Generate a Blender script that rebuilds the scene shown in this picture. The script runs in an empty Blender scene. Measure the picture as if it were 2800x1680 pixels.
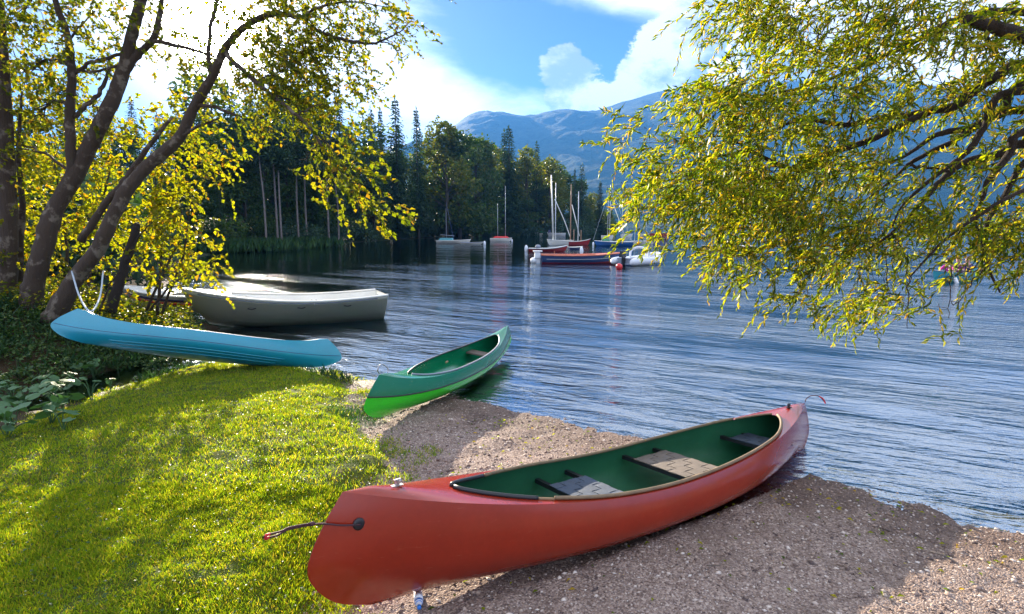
import bpy, math, random
import numpy as np
from mathutils import Vector, noise

# ------------------------------------------------------------------ camera, sky, sun, exposure
SC = bpy.context.scene
COL = SC.collection
R = math.radians
PITCH = R(8.05); FOC = 1556.0; CZ = 2.5; WL = 0.05      # px are those of the 2800 x 1680 photograph
CP, SP = math.cos(PITCH), math.sin(PITCH)

def ray(u, v):
    a = (u - 1400) / FOC; b = (840 - v) / FOC
    return np.array([a, CP + b * SP, -SP + b * CP])
def G(u, v, z=WL):
    d = ray(u, v); t = (z - CZ) / d[2]
    return np.array([0, 0, CZ]) + d * t
def D(u, v, Y):
    d = ray(u, v)
    return np.array([0, 0, CZ]) + d * (Y / d[1])

cd = bpy.data.cameras.new('camera'); cam = bpy.data.objects.new('camera', cd); COL.objects.link(cam)
cd.sensor_width = 36; cd.lens = 20; cd.clip_start = .05; cd.clip_end = 20000
cam.location = (0, 0, CZ); cam.rotation_euler = (R(90) - PITCH, 0, 0)
SC.camera = cam
SC.view_settings.view_transform = 'Standard'; SC.view_settings.look = 'None'
SC.view_settings.exposure = 2.3
HAZE = .00016; SC.view_settings.gamma = 1; SC.view_settings.use_curve_mapping = False
SC.cycles.use_denoising = True
SC.cycles.max_bounces = 10; SC.cycles.transparent_max_bounces = 16; SC.cycles.volume_bounces = 0
SC.cycles.diffuse_bounces = 3; SC.cycles.glossy_bounces = 3; SC.cycles.sample_clamp_indirect = 6
SC.cycles.caustics_reflective = False; SC.cycles.caustics_refractive = False

sd = ray(583, 62); sd = sd / np.linalg.norm(sd); SUN = Vector(sd)
SUN_EL = math.asin(SUN.z); SUN_AZ = math.atan2(SUN.x, SUN.y)
ld = bpy.data.lights.new('sun', 'SUN'); ld.energy = 5.0; ld.angle = R(.53); ld.color = (1, .86, .66)
sun = bpy.data.objects.new('sun', ld); COL.objects.link(sun)
sun.rotation_euler = SUN.to_track_quat('Z', 'Y').to_euler(); sun.location = (-20, 40, 40)

class NT:
    """tiny node helper"""
    def __init__(s, tree): s.t = tree; s.n = tree.nodes; s.l = tree.links
    def put(s, sock, v):
        if isinstance(v, bpy.types.NodeSocket): s.l.new(v, sock)
        elif v is not None:
            if isinstance(v, (tuple, list)) and len(v) == 3 and sock.type == 'RGBA': v = (*v, 1)
            sock.default_value = v
    def m(s, op, a, b=None, c=None, clamp=False):
        n = s.n.new('ShaderNodeMath'); n.operation = op; n.use_clamp = clamp
        s.put(n.inputs[0], a)
        if b is not None: s.put(n.inputs[1], b)
        if c is not None: s.put(n.inputs[2], c)
        return n.outputs[0]
    def noise(s, vec, scale, detail=4, rough=.5, dist=0, w=None):
        n = s.n.new('ShaderNodeTexNoise'); n.inputs['Scale'].default_value = scale
        n.inputs['Detail'].default_value = detail; n.inputs['Roughness'].default_value = rough
        n.inputs['Distortion'].default_value = dist
        if vec is not None: s.put(n.inputs['Vector'], vec)
        return n.outputs['Fac']
    def mix(s, f, a, b, mode='MIX'):
        n = s.n.new('ShaderNodeMix'); n.data_type = 'RGBA'; n.blend_type = mode
        s.put(n.inputs[0], f); s.put(n.inputs[6], a); s.put(n.inputs[7], b)
        return n.outputs[2]
    def ramp(s, f, stops, interp='LINEAR'):
        n = s.n.new('ShaderNodeValToRGB'); cr = n.color_ramp; cr.interpolation = interp
        while len(cr.elements) < len(stops): cr.elements.new(.5)
        for e, (p, c) in zip(cr.elements, stops):
            e.position = p; e.color = (*c, 1) if len(c) == 3 else c
        s.put(n.inputs[0], f); return n.outputs[0]
    def smooth(s, x, lo, hi):
        n = s.n.new('ShaderNodeMapRange'); n.interpolation_type = 'SMOOTHSTEP'
        s.put(n.inputs[0], x); n.inputs[1].default_value = lo; n.inputs[2].default_value = hi
        return n.outputs[0]
    def mapping(s, vec, scale=(1, 1, 1), rot=(0, 0, 0), loc=(0, 0, 0)):
        n = s.n.new('ShaderNodeMapping'); s.put(n.inputs[0], vec)
        n.inputs['Scale'].default_value = scale; n.inputs['Rotation'].default_value = rot
        n.inputs['Location'].default_value = loc
        return n.outputs[0]
    def xyz(s, x, y, z):
        n = s.n.new('ShaderNodeCombineXYZ'); s.put(n.inputs[0], x); s.put(n.inputs[1], y); s.put(n.inputs[2], z)
        return n.outputs[0]
    def sep(s, v):
        n = s.n.new('ShaderNodeSeparateXYZ'); s.put(n.inputs[0], v); return n.outputs
    def bump(s, h, dist=.01, strength=1, normal=None):
        n = s.n.new('ShaderNodeBump'); n.inputs['Strength'].default_value = strength
        n.inputs['Distance'].default_value = dist; s.put(n.inputs['Height'], h)
        if normal is not None: s.put(n.inputs['Normal'], normal)
        return n.outputs[0]

wd = bpy.data.worlds.new('World'); SC.world = wd; wd.use_nodes = True
w = NT(wd.node_tree); w.n.clear()
out = w.n.new('ShaderNodeOutputWorld'); bg = w.n.new('ShaderNodeBackground'); w.l.new(bg.outputs[0], out.inputs[0])
bg.inputs[1].default_value = .12
sky = w.n.new('ShaderNodeTexSky'); sky.sky_type = 'NISHITA'; sky.sun_disc = False
sky.sun_elevation = SUN_EL; sky.sun_rotation = SUN_AZ; sky.air_density = 1.0; sky.dust_density = .4; sky.ozone_density = 2.0
tc = w.n.new('ShaderNodeTexCoord'); dx, dy, dz = w.sep(tc.outputs['Generated'])
az = w.m('ARCTAN2', dx, dy); el = w.m('ARCSINE', dz)
def azel(u, v):
    d = ray(u, v); d = d / np.linalg.norm(d); return math.atan2(d[0], d[1]), math.asin(d[2])
def gblob(u, v, ru, rv, k):
    a, e = azel(u, v); sa = ru / FOC; se = rv / FOC
    p = w.m('POWER', w.m('DIVIDE', w.m('SUBTRACT', az, a), sa), 2); q = w.m('POWER', w.m('DIVIDE', w.m('SUBTRACT', el, e), se), 2)
    return w.m('MULTIPLY', w.m('EXPONENT', w.m('MULTIPLY', w.m('ADD', p, q), -1)), k)
cv = w.xyz(az, w.m('MULTIPLY', el, 1.5), 0)
n1 = w.noise(cv, 7.0, 9, .66, .15); n2 = w.noise(w.mapping(cv, loc=(.03, -.05, 3)), 5.0, 6, .6, .3)
# cumulus where the photograph has them, scattered cloud everywhere else
dens = w.m('MULTIPLY', w.m('SUBTRACT', n1, .5), 2.6)
for b in [(1550, 180, 62, 72, 1.25), (1590, 285, 110, 45, .8), (1800, 195, 120, 85, 1.0), (1950, 20, 130, 60, .8), (2280, 170, 240, 150, .75),
          (1690, 20, 60, 35, -.3), (1400, 60, 300, 90, -.5), (1690, 80, 50, 60, -.4), (1670, 200, 25, 90, -.3)]:
    dens = w.m('ADD', dens, gblob(*b))
dens = w.m('ADD', dens, w.m('MULTIPLY', w.smooth(el, R(20), R(34)), .34))
cum = w.smooth(dens, .30, .46)
veilv = w.xyz(w.m('MULTIPLY', az, .55), w.m('MULTIPLY', el, 2.2), 5)
zen = w.m('MULTIPLY', w.smooth(el, R(14.5), R(21)), .62)
nv = w.noise(veilv, 4.0, 6, .6, .6)
fill_veil = w.m('MULTIPLY', w.smooth(w.m('ABSOLUTE', az), R(48), R(90)), .45)  # bright veil added outside the view to lift fill on the shaded hulls
zen = w.m('ADD', zen, fill_veil)
vd = w.m('ADD', w.m('MULTIPLY', w.m('SUBTRACT', nv, .5), 1.6), zen)
for b in [(1150, 260, 330, 130, .7), (640, 140, 420, 260, .22), (1380, 60, 270, 110, -.75), (1620, 150, 240, 120, -.75), (2350, 60, 560, 250, .95)]:
    vd = w.m('ADD', vd, gblob(*b))
veil = w.m('MULTIPLY', w.smooth(vd, .05, .75), .9)
shade = w.smooth(w.m('SUBTRACT', n2, w.m('MULTIPLY', n1, .55)), .17, .34)
blue = w.mix(1.0, sky.outputs[0], (.088, .122, .225), 'MULTIPLY')
ccol = w.mix(shade, (2.3, 2.3, 2.35), (.85, 1.0, 1.4))
c = w.mix(veil, blue, (3.5, 3.6, 3.85)); c = w.mix(cum, c, ccol)
# glare of the sun itself and its aureole in the thin cloud
dp = w.n.new('ShaderNodeVectorMath'); dp.operation = 'DOT_PRODUCT'; w.l.new(tc.outputs['Generated'], dp.inputs[0]); dp.inputs[1].default_value = SUN
cosang = w.m('MAXIMUM', dp.outputs['Value'], 0)
a1 = w.m('MULTIPLY', w.m('POWER', cosang, 1300), 420); a2 = w.m('MULTIPLY', w.m('POWER', cosang, 220), 10); a3 = w.m('MULTIPLY', w.m('POWER', cosang, 14), .35)
gl = w.m('ADD', w.m('ADD', a1, a2), a3)
glc = w.mix(1.0, w.xyz(gl, gl, gl), (1, .95, .86), 'MULTIPLY')
c = w.mix(1.0, c, glc, 'ADD')
w.l.new(c, bg.inputs[0])
wd.cycles.sampling_method = 'MANUAL'; wd.cycles.sample_map_resolution = 1024

# ------------------------------------------------------------------ materials
MATS = {}
def mat(name):
    m = bpy.data.materials.new(name); m.use_nodes = True
    t = NT(m.node_tree); t.b = t.n['Principled BSDF']; t.o = t.n['Material Output']; t.mat = m
    return t
def obvec(t):
    return t.n.new('ShaderNodeTexCoord').outputs['Object']
def geo(t): return t.n.new('ShaderNodeNewGeometry')
def paint(name, col, rough=.3, var=.12, scale=3, metal=0, bumpd=0, wear=None, coat=0):
    t = mat(name); v = obvec(t)
    n = t.noise(v, scale, 6, .6); n2 = t.noise(v, scale * 14, 3, .6)
    f = t.m('ADD', t.m('MULTIPLY', n, .7), t.m('MULTIPLY', n2, .3))
    lo = tuple(x * (1 - var) for x in col); hi = tuple(min(1, x * (1 + var)) for x in col)
    cc = t.ramp(f, [(.3, lo), (.7, hi)])
    sc_ = t.smooth(t.noise(t.mapping(v, (1.2, 26, 48), (.1, .2, .12)), scale * 2, 5, .75), .66, .74); cc = t.mix(t.m('MULTIPLY', sc_, .30 if coat else 0), cc, tuple(min(1, x * 1.6 + .10) for x in col))
    if wear:
        s = t.smooth(t.noise(t.mapping(v, (1, 4, 9)), scale * 3, 8, .7), .60, .72)
        cc = t.mix(t.m('MULTIPLY', s, wear[1]), cc, wear[0])
    t.l.new(cc, t.b.inputs['Base Color'])
    t.l.new(t.m('ADD', t.m('MULTIPLY', n2, .15), rough - .07), t.b.inputs['Roughness'])
    t.b.inputs['Metallic'].default_value = metal; t.b.inputs['Coat Weight'].default_value = coat
    t.b.inputs['Coat Roughness'].default_value = .15
    if bumpd: t.l.new(t.bump(n2, bumpd), t.b.inputs['Normal'])
    return t.mat
def leafmat(name, stops, trans=.55, tcol=(1.9, 1.75, .5), rough=.45, gloss=.25):
    t = mat(name); g = geo(t)
    cc = t.ramp(g.outputs['Random Per Island'], stops)
    t.l.new(cc, t.b.inputs['Base Color']); t.b.inputs['Roughness'].default_value = rough
    t.b.inputs['Specular IOR Level'].default_value = gloss
    tr = t.n.new('ShaderNodeBsdfTranslucent'); t.l.new(t.mix(1, cc, tcol, 'MULTIPLY'), tr.inputs[0])
    mx = t.n.new('ShaderNodeMixShader'); mx.inputs[0].default_value = trans
    t.l.new(t.b.outputs[0], mx.inputs[1]); t.l.new(tr.outputs[0], mx.inputs[2]); t.l.new(mx.outputs[0], t.o.inputs[0])
    return t.mat
def barkmat(name, dark, light, scale=9, patch=.5):
    t = mat(name); v = obvec(t)
    n = t.noise(t.mapping(v, (1, 1, .22)), scale * 2.4, 9, .7); p = t.smooth(t.noise(v, scale * .5, 5, .6), patch, patch + .12)
    cc = t.mix(n, dark, tuple(x * 1.9 for x in dark)); cc = t.mix(t.m('MULTIPLY', p, .8), cc, light)
    t.l.new(cc, t.b.inputs['Base Color']); t.b.inputs['Roughness'].default_value = .85
    t.l.new(t.bump(n, .06), t.b.inputs['Normal']); return t.mat

M = {}
M['bark'] = barkmat('bark_dark', (.038, .025, .017), (.21, .175, .14), 9, .53)
M['bark_willow'] = barkmat('bark_willow', (.022, .013, .008), (.07, .04, .02), 12, .60)
M['bark_pale'] = barkmat('bark_pale', (.10, .085, .08), (.19, .17, .16), 5, .5)
M['bark_far'] = barkmat('bark_far', (.035, .028, .022), (.08, .07, .06), 3, .55)
M['leaf_alder'] = leafmat('leaf_alder', [(0, (.030, .055, .010)), (.5, (.10, .13, .010)), (.85, (.17, .17, .012)), (1, (.20, .12, .015))], .6, (2.2, 2.0, .4))
M['leaf_yellow'] = leafmat('leaf_yellow', [(0, (.09, .12, .008)), (.5, (.15, .17, .010)), (.9, (.21, .18, .012)), (1, (.24, .11, .012))], .65, (2.4, 2.2, .35))
M['leaf_willow'] = leafmat('leaf_willow', [(0, (.035, .08, .012)), (.35, (.13, .18, .014)), (.8, (.30, .29, .018)), (1, (.40, .24, .05))], .6, (2.0, 2.0, .3))
M['leaf_dark'] = leafmat('leaf_dark', [(0, (.025, .065, .022)), (.6, (.05, .10, .028)), (1, (.09, .13, .03))], .3, (1.2, 1.4, .5))
M['butterbur'] = leafmat('leaf_butterbur', [(0, (.045, .11, .05)), (.6, (.07, .15, .065)), (1, (.12, .19, .07))], .25, (1.2, 1.4, .5), .5, .3)
M['grass'] = leafmat('grass_blade', [(0, (.08, .17, .012)), (.4, (.17, .27, .014)), (.8, (.29, .34, .018)), (1, (.42, .34, .07))], .5, (1.9, 1.7, .4))
M['needles'] = leafmat('needles', [(0, (.014, .040, .022)), (.6, (.024, .058, .026)), (1, (.045, .080, .026))], .22, (1.3, 1.5, .5))
M['leaf_far'] = leafmat('leaf_far', [(0, (.022, .060, .020)), (.6, (.040, .085, .022)), (1, (.080, .11, .022))], .35, (1.6, 1.6, .5))
M['leaf_far_gold'] = leafmat('leaf_far_gold', [(0, (.05, .085, .016)), (.6, (.085, .115, .016)), (1, (.14, .13, .016))], .45, (1.7, 1.6, .5))
M['leaf_grey'] = leafmat('leaf_grey', [(0, (.030, .065, .045)), (1, (.060, .10, .065))], .22, (1.2, 1.3, .7), .7, .06)
M['reed'] = leafmat('reed', [(0, (.03, .085, .035)), (1, (.06, .12, .04))], .3, (1.2, 1.4, .5))
M['red'] = paint('red_gelcoat', (.25, .017, .004), .22, .14, 2.0, wear=((.36, .11, .06), .28), coat=.25)
M['red_deck'] = M['red']
M['inner_green'] = paint('green_inside', (.012, .095, .045), .5, .25, 2.5, wear=((.10, .13, .08), .35))
M['green_dark'] = paint('dark_green_gelcoat', (.005, .19, .09), .24, .10, 2, wear=((.25, .33, .08), .3), coat=.4)
M['green_bright'] = paint('bright_green_gelcoat', (.03, .60, .02), .24, .10, 2, coat=.3)
M['blue'] = paint('blue_gelcoat', (.006, .22, .33), .30, .10, 2, wear=((.10, .30, .45), .2), coat=.25)
M['teal'] = paint('turquoise_gelcoat', (.02, .28, .36), .3, .08, 2)
M['wood_trim'] = paint('worn_wood_trim', (.17, .115, .065), .6, .35, 9, wear=((.42, .22, .03), .5))
M['black'] = paint('black_rubber', (.012, .012, .016), .4, .3, 6)
M['tape_blue'] = paint('blue_grey_webbing', (.035, .050, .080), .75, .25, 10, bumpd=.002)
M['tape_tan'] = paint('grey_tan_webbing', (.12, .095, .078), .8, .25, 10, bumpd=.002)
M['tape_gold'] = paint('tan_webbing', (.24, .155, .085), .8, .2, 10, bumpd=.002)
M['metal'] = paint('dull_metal', (.45, .45, .46), .35, .15, 8, metal=.9)
M['rope'] = paint('dark_cord', (.05, .012, .02), .7, .4, 60)
M['rope_red'] = paint('red_cord', (.5, .02, .03), .6, .3, 60)
M['rope_pale'] = paint('pale_rope', (.38, .45, .52), .7, .3, 60)
M['white'] = paint('white_gelcoat', (.72, .72, .68), .35, .08, 2, wear=((.5, .48, .4), .3), coat=.2)
M['cream'] = paint('cream_gelcoat', (.88, .87, .75), .35, .06, 1.5, wear=((.6, .56, .42), .4), coat=.2)
M['grey'] = paint('grey_trim', (.22, .25, .32), .45, .2, 5)
M['boat_red'] = paint('boat_red', (.30, .015, .02), .35, .12, 2)
M['boat_blue'] = paint('boat_blue', (.012, .05, .17), .3, .12, 2)
M['boat_azure'] = paint('boat_azure', (.015, .12, .40), .3, .12, 2)
M['boat_teal'] = paint('boat_teal', (.06, .25, .30), .5, .15, 3)
M['boat_yellow'] = paint('boat_yellow', (.7, .50, .02), .4, .1, 2)
M['salmon'] = paint('varnished_red_wood', (.55, .17, .10), .4, .25, 4)
M['stripe_red'] = paint('stripe_red', (.60, .02, .02), .35, .05, 2)
M['navy'] = paint('stripe_navy', (.01, .02, .09), .35, .1, 2)
M['alu'] = paint('mast_aluminium', (.62, .64, .68), .4, .1, 3, metal=.3)
M['mast_wood'] = paint('mast_varnished_wood', (.40, .24, .15), .5, .2, 6)
M['tube'] = paint('inflatable_tube', (.62, .65, .72), .45, .08, 2)
M['skin'] = paint('skin', (.50, .26, .18), .5, .08, 9)
M['magenta'] = paint('magenta_cloth', (.45, .02, .22), .8, .2, 9)
M['navy_cloth'] = paint('navy_cloth', (.02, .02, .09), .8, .2, 9)
M['purple_cloth'] = paint('purple_cloth', (.13, .02, .12), .8, .2, 9)
M['hair_ginger'] = paint('ginger_hair', (.40, .13, .03), .6, .3, 20)
M['hair_dark'] = paint('dark_hair', (.05, .02, .02), .6, .3, 20)
M['bottle_blue'] = paint('blue_plastic', (.02, .16, .55), .3, .2, 10)
M['label_white'] = paint('white_label', (.7, .75, .82), .5, .05, 10)
M['stub'] = barkmat('bark_stub', (.02, .014, .012), (.06, .05, .045), 9, .6)

# ------------------------------------------------------------------ mesh helpers
def link(o, parent=None):
    COL.objects.link(o)
    if parent is not None: o.parent = parent
    return o
def mesh(name, verts, faces, mats, parent=None, smooth=False, fm=None, uvless=True):
    me = bpy.data.meshes.new(name)
    verts = np.asarray(verts, dtype=np.float32); 
    if isinstance(faces, np.ndarray):
        n, k = faces.shape
        me.vertices.add(len(verts)); me.vertices.foreach_set('co', verts.ravel())
        me.loops.add(n * k); me.loops.foreach_set('vertex_index', faces.astype(np.int32).ravel())
        me.polygons.add(n); me.polygons.foreach_set('loop_start', np.arange(0, n * k, k, dtype=np.int32))
        me.update(calc_edges=True)
    else:
        me.from_pydata(verts.tolist(), [], faces); me.update()
    for m in (mats if isinstance(mats, (list, tuple)) else [mats]): me.materials.append(m)
    if fm is not None: me.polygons.foreach_set('material_index', np.asarray(fm, dtype=np.int32))
    if smooth: me.polygons.foreach_set('use_smooth', np.ones(len(me.polygons), dtype=bool))
    o = bpy.data.objects.new(name, me); return link(o, parent)
def tag(o, label=None, cat=None, group=None, kind=None):
    if label: o['label'] = label
    if cat: o['category'] = cat
    if group: o['group'] = group
    if kind: o['kind'] = kind
    return o
def empty(name, loc=(0, 0, 0), rz=0):
    o = bpy.data.objects.new(name, None); o.location = loc; o.rotation_euler = (0, 0, rz); o.empty_display_size = .2
    return link(o)
def copytree(o, parent=None):
    c = o.copy(); COL.objects.link(c); c.parent = parent
    for ch in list(o.children): copytree(ch, c)
    return c
class MB:
    def __init__(s): s.v = []; s.f = []; s.m = []
    def add(s, v, f, m=0):
        b = len(s.v); s.v += [tuple(map(float, p)) for p in v]; s.f += [tuple(int(i) + b for i in q) for q in f]; s.m += [m] * len(f); return s
    def build(s, name, mats, parent=None, smooth=False): return mesh(name, s.v, s.f, mats, parent, smooth, s.m)
def catmull(P, n=6):
    P = np.asarray(P, float)
    if len(P) < 3: return np.array([P[0] + (P[-1] - P[0]) * t for t in np.linspace(0, 1, n + 1)])
    Q = np.vstack([2 * P[0] - P[1], P, 2 * P[-1] - P[-2]]); o = []
    for i in range(1, len(Q) - 2):
        p0, p1, p2, p3 = Q[i - 1:i + 3]
        for t in np.linspace(0, 1, n, endpoint=False):
            o.append(.5 * (2 * p1 + (p2 - p0) * t + (2 * p0 - 5 * p1 + 4 * p2 - p3) * t * t + (3 * p1 - p0 - 3 * p2 + p3) * t ** 3))
    o.append(Q[-2]); return np.array(o)
def tube(P, r, n=8, cap=True):
    P = np.asarray(P, float); k = len(P); r = np.broadcast_to(np.asarray(r, float), (k,))
    T = np.gradient(P, axis=0); T /= np.linalg.norm(T, axis=1)[:, None] + 1e-9
    ref = np.array([0, 0, 1.]) if abs(T[0][2]) < .9 else np.array([1., 0, 0])
    V = []; a = np.cross(ref, T[0]); a /= np.linalg.norm(a)
    for i in range(k):
        a = a - T[i] * np.dot(a, T[i]); a /= np.linalg.norm(a) + 1e-9; b = np.cross(T[i], a)
        for j in range(n):
            th = 2 * math.pi * j / n; V.append(P[i] + r[i] * (math.cos(th) * a + math.sin(th) * b))
    F = [(i * n + j, i * n + (j + 1) % n, (i + 1) * n + (j + 1) % n, (i + 1) * n + j) for i in range(k - 1) for j in range(n)]
    if cap: F += [tuple(range(n))[::-1], tuple((k - 1) * n + j for j in range(n))]
    return V, F
def box(c, s, rz=0, taper=1):
    V = []; cz, sz = math.cos(rz), math.sin(rz)
    for z in (-.5, .5):
        t = taper if z > 0 else 1
        for x, y in ((-.5, -.5), (.5, -.5), (.5, .5), (-.5, .5)):
            a, b = x * s[0] * t, y * s[1] * t; V.append((c[0] + a * cz - b * sz, c[1] + a * sz + b * cz, c[2] + z * s[2]))
    return V, [(3, 2, 1, 0), (4, 5, 6, 7), (0, 1, 5, 4), (1, 2, 6, 5), (2, 3, 7, 6), (3, 0, 4, 7)]
def lathe(prof, n=16, c=(0, 0, 0)):
    V = []; k = len(prof)
    for r, z in prof:
        for j in range(n): V.append((c[0] + r * math.cos(2 * math.pi * j / n), c[1] + r * math.sin(2 * math.pi * j / n), c[2] + z))
    F = [(i * n + j, i * n + (j + 1) % n, (i + 1) * n + (j + 1) % n, (i + 1) * n + j) for i in range(k - 1) for j in range(n)]
    F += [tuple(range(n))[::-1], tuple((k - 1) * n + j for j in range(n))]; return V, F
def ell(c, r, n=10, m=7):
    return lathe([(max(.001, math.sin(math.pi * i / m)), -math.cos(math.pi * i / m)) for i in range(m + 1)], n)[0:2] if False else _ell(c, r, n, m)
def _ell(c, r, n, m):
    V, F = lathe([(max(.002, math.sin(math.pi * i / m)), -math.cos(math.pi * i / m)) for i in range(m + 1)], n)
    return [(c[0] + x * r[0], c[1] + y * r[1], c[2] + z * r[2]) for x, y, z in V], F

# ------------------------------------------------------------------ terrain
def sdf(poly, X, Y):
    """signed distance, positive inside"""
    poly = np.asarray(poly, float); d = np.full(X.shape, 1e9); ins = np.zeros(X.shape, bool); n = len(poly)
    for i in range(n):
        ax, ay = poly[i]; bx, by = poly[(i + 1) % n]; ex, ey = bx - ax, by - ay
        t = np.clip(((X - ax) * ex + (Y - ay) * ey) / (ex * ex + ey * ey + 1e-12), 0, 1)
        d = np.minimum(d, np.hypot(X - ax - t * ex, Y - ay - t * ey))
        c = ((ay > Y) != (by > Y)) & (X < (bx - ax) * (Y - ay) / (by - ay + 1e-12) + ax); ins ^= c
    return np.where(ins, d, -d)
def ss(x, a, b):
    t = np.clip((x - a) / (b - a), 0, 1); return t * t * (3 - 2 * t)
shore = [G(*q)[:2] for q in [(2800, 1471), (2637, 1432), (2547, 1387), (2400, 1345), (2264, 1319), (2180, 1285), (2000, 1240), (1830, 1215), (1690, 1195), (1530, 1150),
    (1405, 1128), (1242, 1086), (1150, 1066), (1080, 1048), (1000, 1040), (950, 1024), (880, 1008), (740, 995), (600, 998), (500, 1008), (430, 1030), (360, 1048), (290, 1068), (220, 1098), (150, 1118),
    (60, 1130), (60, 1100), (150, 1070), (240, 1030), (330, 985), (430, 955), (540, 928), (610, 908), (590, 890), (520, 866), (470, 850), (440, 825)]]
water_poly = np.array(shore + [(-14, 24), (-19, 34), (-24, 44), (-27.5, 54), (-26.5, 66), (-25.7, 80), (-22, 105), (-16, 126), (-3, 148), (12, 164), (24, 178), (34, 192), (36, 205), (20, 230),
    (-60, 300), (-300, 500), (-800, 900), (-1200, 2000), (4000, 2000), (4000, -900), (400, -160), (60, -14), (22, 4), (14, 7.4), (9.8, 8.7), (7.3, 7.7), (5.9, 6.1), (4.75, 4.7)])
lawn_poly = np.array([G(u, v, .2)[:2] for u, v in [(-900, 1250), (-100, 1200), (40, 1150), (170, 1100), (262, 1068), (385, 1028), (472, 1000), (565, 984), (740, 980), (860, 1000), (935, 1020), (965, 1050), (950, 1090), (990, 1150),
    (1020, 1190), (1075, 1230), (1080, 1290), (1020, 1330), (985, 1420), (930, 1500), (900, 1600), (850, 1750), (700, 2400), (-900, 2400)]])
bank_poly = np.array([(-8.2, 13.8), (-7.5, 12.6), (-6.5, 11.2), (-6.5, 10.2), (-6.9, 9.1), (-7.3, 8.2), (-7.9, 7.0), (-9.5, 6.2), (-14, 5.4), (-60, 4), (-60, 45), (-26, 44), (-20, 33), (-15, 23), (-12.5, 18.5), (-9.6, 15.2)])
def height(X, Y):
    X = np.asarray(X, float); Y = np.asarray(Y, float)
    dw = -sdf(water_poly, X, Y); dl = sdf(lawn_poly, X, Y); db = sdf(bank_poly, X, Y)
    near = 1 - ss(np.hypot(X, Y - 4), 9, 16)
    h = WL + np.where(dw > 0, np.minimum(dw * .055, .14 + np.maximum(dw - 6, 0) * .004 * near), np.maximum(dw * (.07 * near + .22 * (1 - near)), -3.2))
    h = h + .11 * ss(dl, -.05, .45) * (dw > 0) + .82 * ss(db, -.1, 3.0) + .25 * ss(db, 3, 9)
    hill = ss(Y, 40, 60) * (1 - ss(Y, 260, 420)) * (X < 60) + 1.0 * ss(-X, 40, 70) * (Y > 0) * (1 - ss(Y, 260, 420))
    h = h + np.clip(hill, 0, 1) * np.clip(.28 * (dw - 4), 0, 9)
    h = h + np.where(Y > 1900, np.clip((dw) * .05, 0, 20), 0)
    return h
def nz(x, y, s, seed=0): return noise.noise(Vector((x * s + seed, y * s, seed * 1.7)))
gx = np.concatenate([-9.5 - 7 * (np.exp(np.linspace(0, 6.6, 70)[::-1]) - 1) / 3, np.arange(-9.4, 6.6, .075), 6.6 + 7 * (np.exp(np.linspace(0, 6.8, 62)) - 1)[1:] / 3])
gy = np.concatenate([[-900, -300, -100, -40, -15, -6, -2, 0], np.arange(.6, 13.4, .075), 13.4 + 3.6 * (np.exp(np.linspace(0, 6.4, 105)) - 1)[1:]])
XX, YY = np.meshgrid(gx, gy); HH = height(XX, YY)
amp = (1 - ss(np.hypot(XX, YY - 5), 9, 20))
NZ = np.array([[nz(x, y, 1.6, 3) * .45 + nz(x, y, 5.0, 7) * .42 + nz(x, y, 9, 2) * .38 for x in gx] if 0 < y < 22 else [0] * len(gx) for y in gy])
HH = HH + NZ * .06 * amp * np.clip((HH - WL) * 14 + .35, .15, 1)
_c, _s = math.cos(.628), math.sin(.628); LX = (XX - 1.106) * _c + (YY - 4.514) * _s; LY = -(XX - 1.106) * _s + (YY - 4.514) * _c
CAP = .078 - .059 * LX + .05 * np.abs(LX / 2.78) ** 3 - .035 + (np.abs(LY) / .42) ** 4 * .16; HH = np.where((np.abs(LX) < 2.75) & (np.abs(LY) < .6), np.minimum(HH, CAP), HH)
nx, ny = len(gx), len(gy)
idx = np.arange(nx * ny).reshape(ny, nx)
gf = np.stack([idx[:-1, :-1], idx[:-1, 1:], idx[1:, 1:], idx[1:, :-1]], -1).reshape(-1, 4)
t = mat('shore_ground'); P = geo(t).outputs['Position']; px, py, pz = t.sep(P)
la = t.n.new('ShaderNodeAttribute'); la.attribute_name = 'lawn'; la = la.outputs['Fac']
ba = t.n.new('ShaderNodeAttribute'); ba.attribute_name = 'bank'; ba = ba.outputs['Fac']
fine = t.noise(P, 90, 3, .6); med = t.noise(P, 7, 6, .6); vo = t.n.new('ShaderNodeTexVoronoi'); vo.inputs['Scale'].default_value = 75; t.l.new(P, vo.inputs['Vector'])
stone = t.ramp(vo.outputs['Color'], [(0, (.06, .036, .032)), (.4, (.21, .145, .120)), (.75, (.36, .27, .225)), (1, (.58, .48, .42))])
gravel = t.mix(t.m('MULTIPLY', t.smooth(t.noise(P, 2.6, 7, .68), .46, .68), .65), stone, (.11, .068, .050)); gravel = t.mix(.25, gravel, t.ramp(fine, [(.3, (.05, .04, .04)), (.7, (.4, .35, .32))]))
wet = t.m('SUBTRACT', 1, t.smooth(t.m('ADD', pz, t.m('MULTIPLY', t.m('SUBTRACT', med, .5), .05)), .07, .11)); gravel = t.mix(t.m('MULTIPLY', wet, .7), gravel, t.mix(1, gravel, (.45, .38, .34), 'MULTIPLY'))
soil = t.ramp(t.noise(P, 16, 7, .7), [(.3, (.030, .020, .012)), (.6, (.05, .035, .018)), (.8, (.08, .06, .032))])
turf = t.ramp(t.noise(P, 5, 7, .7), [(.3, (.035, .060, .010)), (.55, (.070, .085, .012)), (.75, (.17, .13, .045))])
deep_scatter = t.ramp(t.noise(P, 1.3, 4, .6), [(.3, (.006, .15, .24)), (.7, (.010, .19, .27))])  # blue-teal painted on the deep bed in place of light scattered in water
cc = t.mix(t.smooth(pz, -.05, -.95), gravel, deep_scatter)
cc = t.mix(t.smooth(t.m('ADD', la, t.m('MULTIPLY', t.m('SUBTRACT', med, .5), 1.2)), .35, .65), cc, turf)
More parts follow.
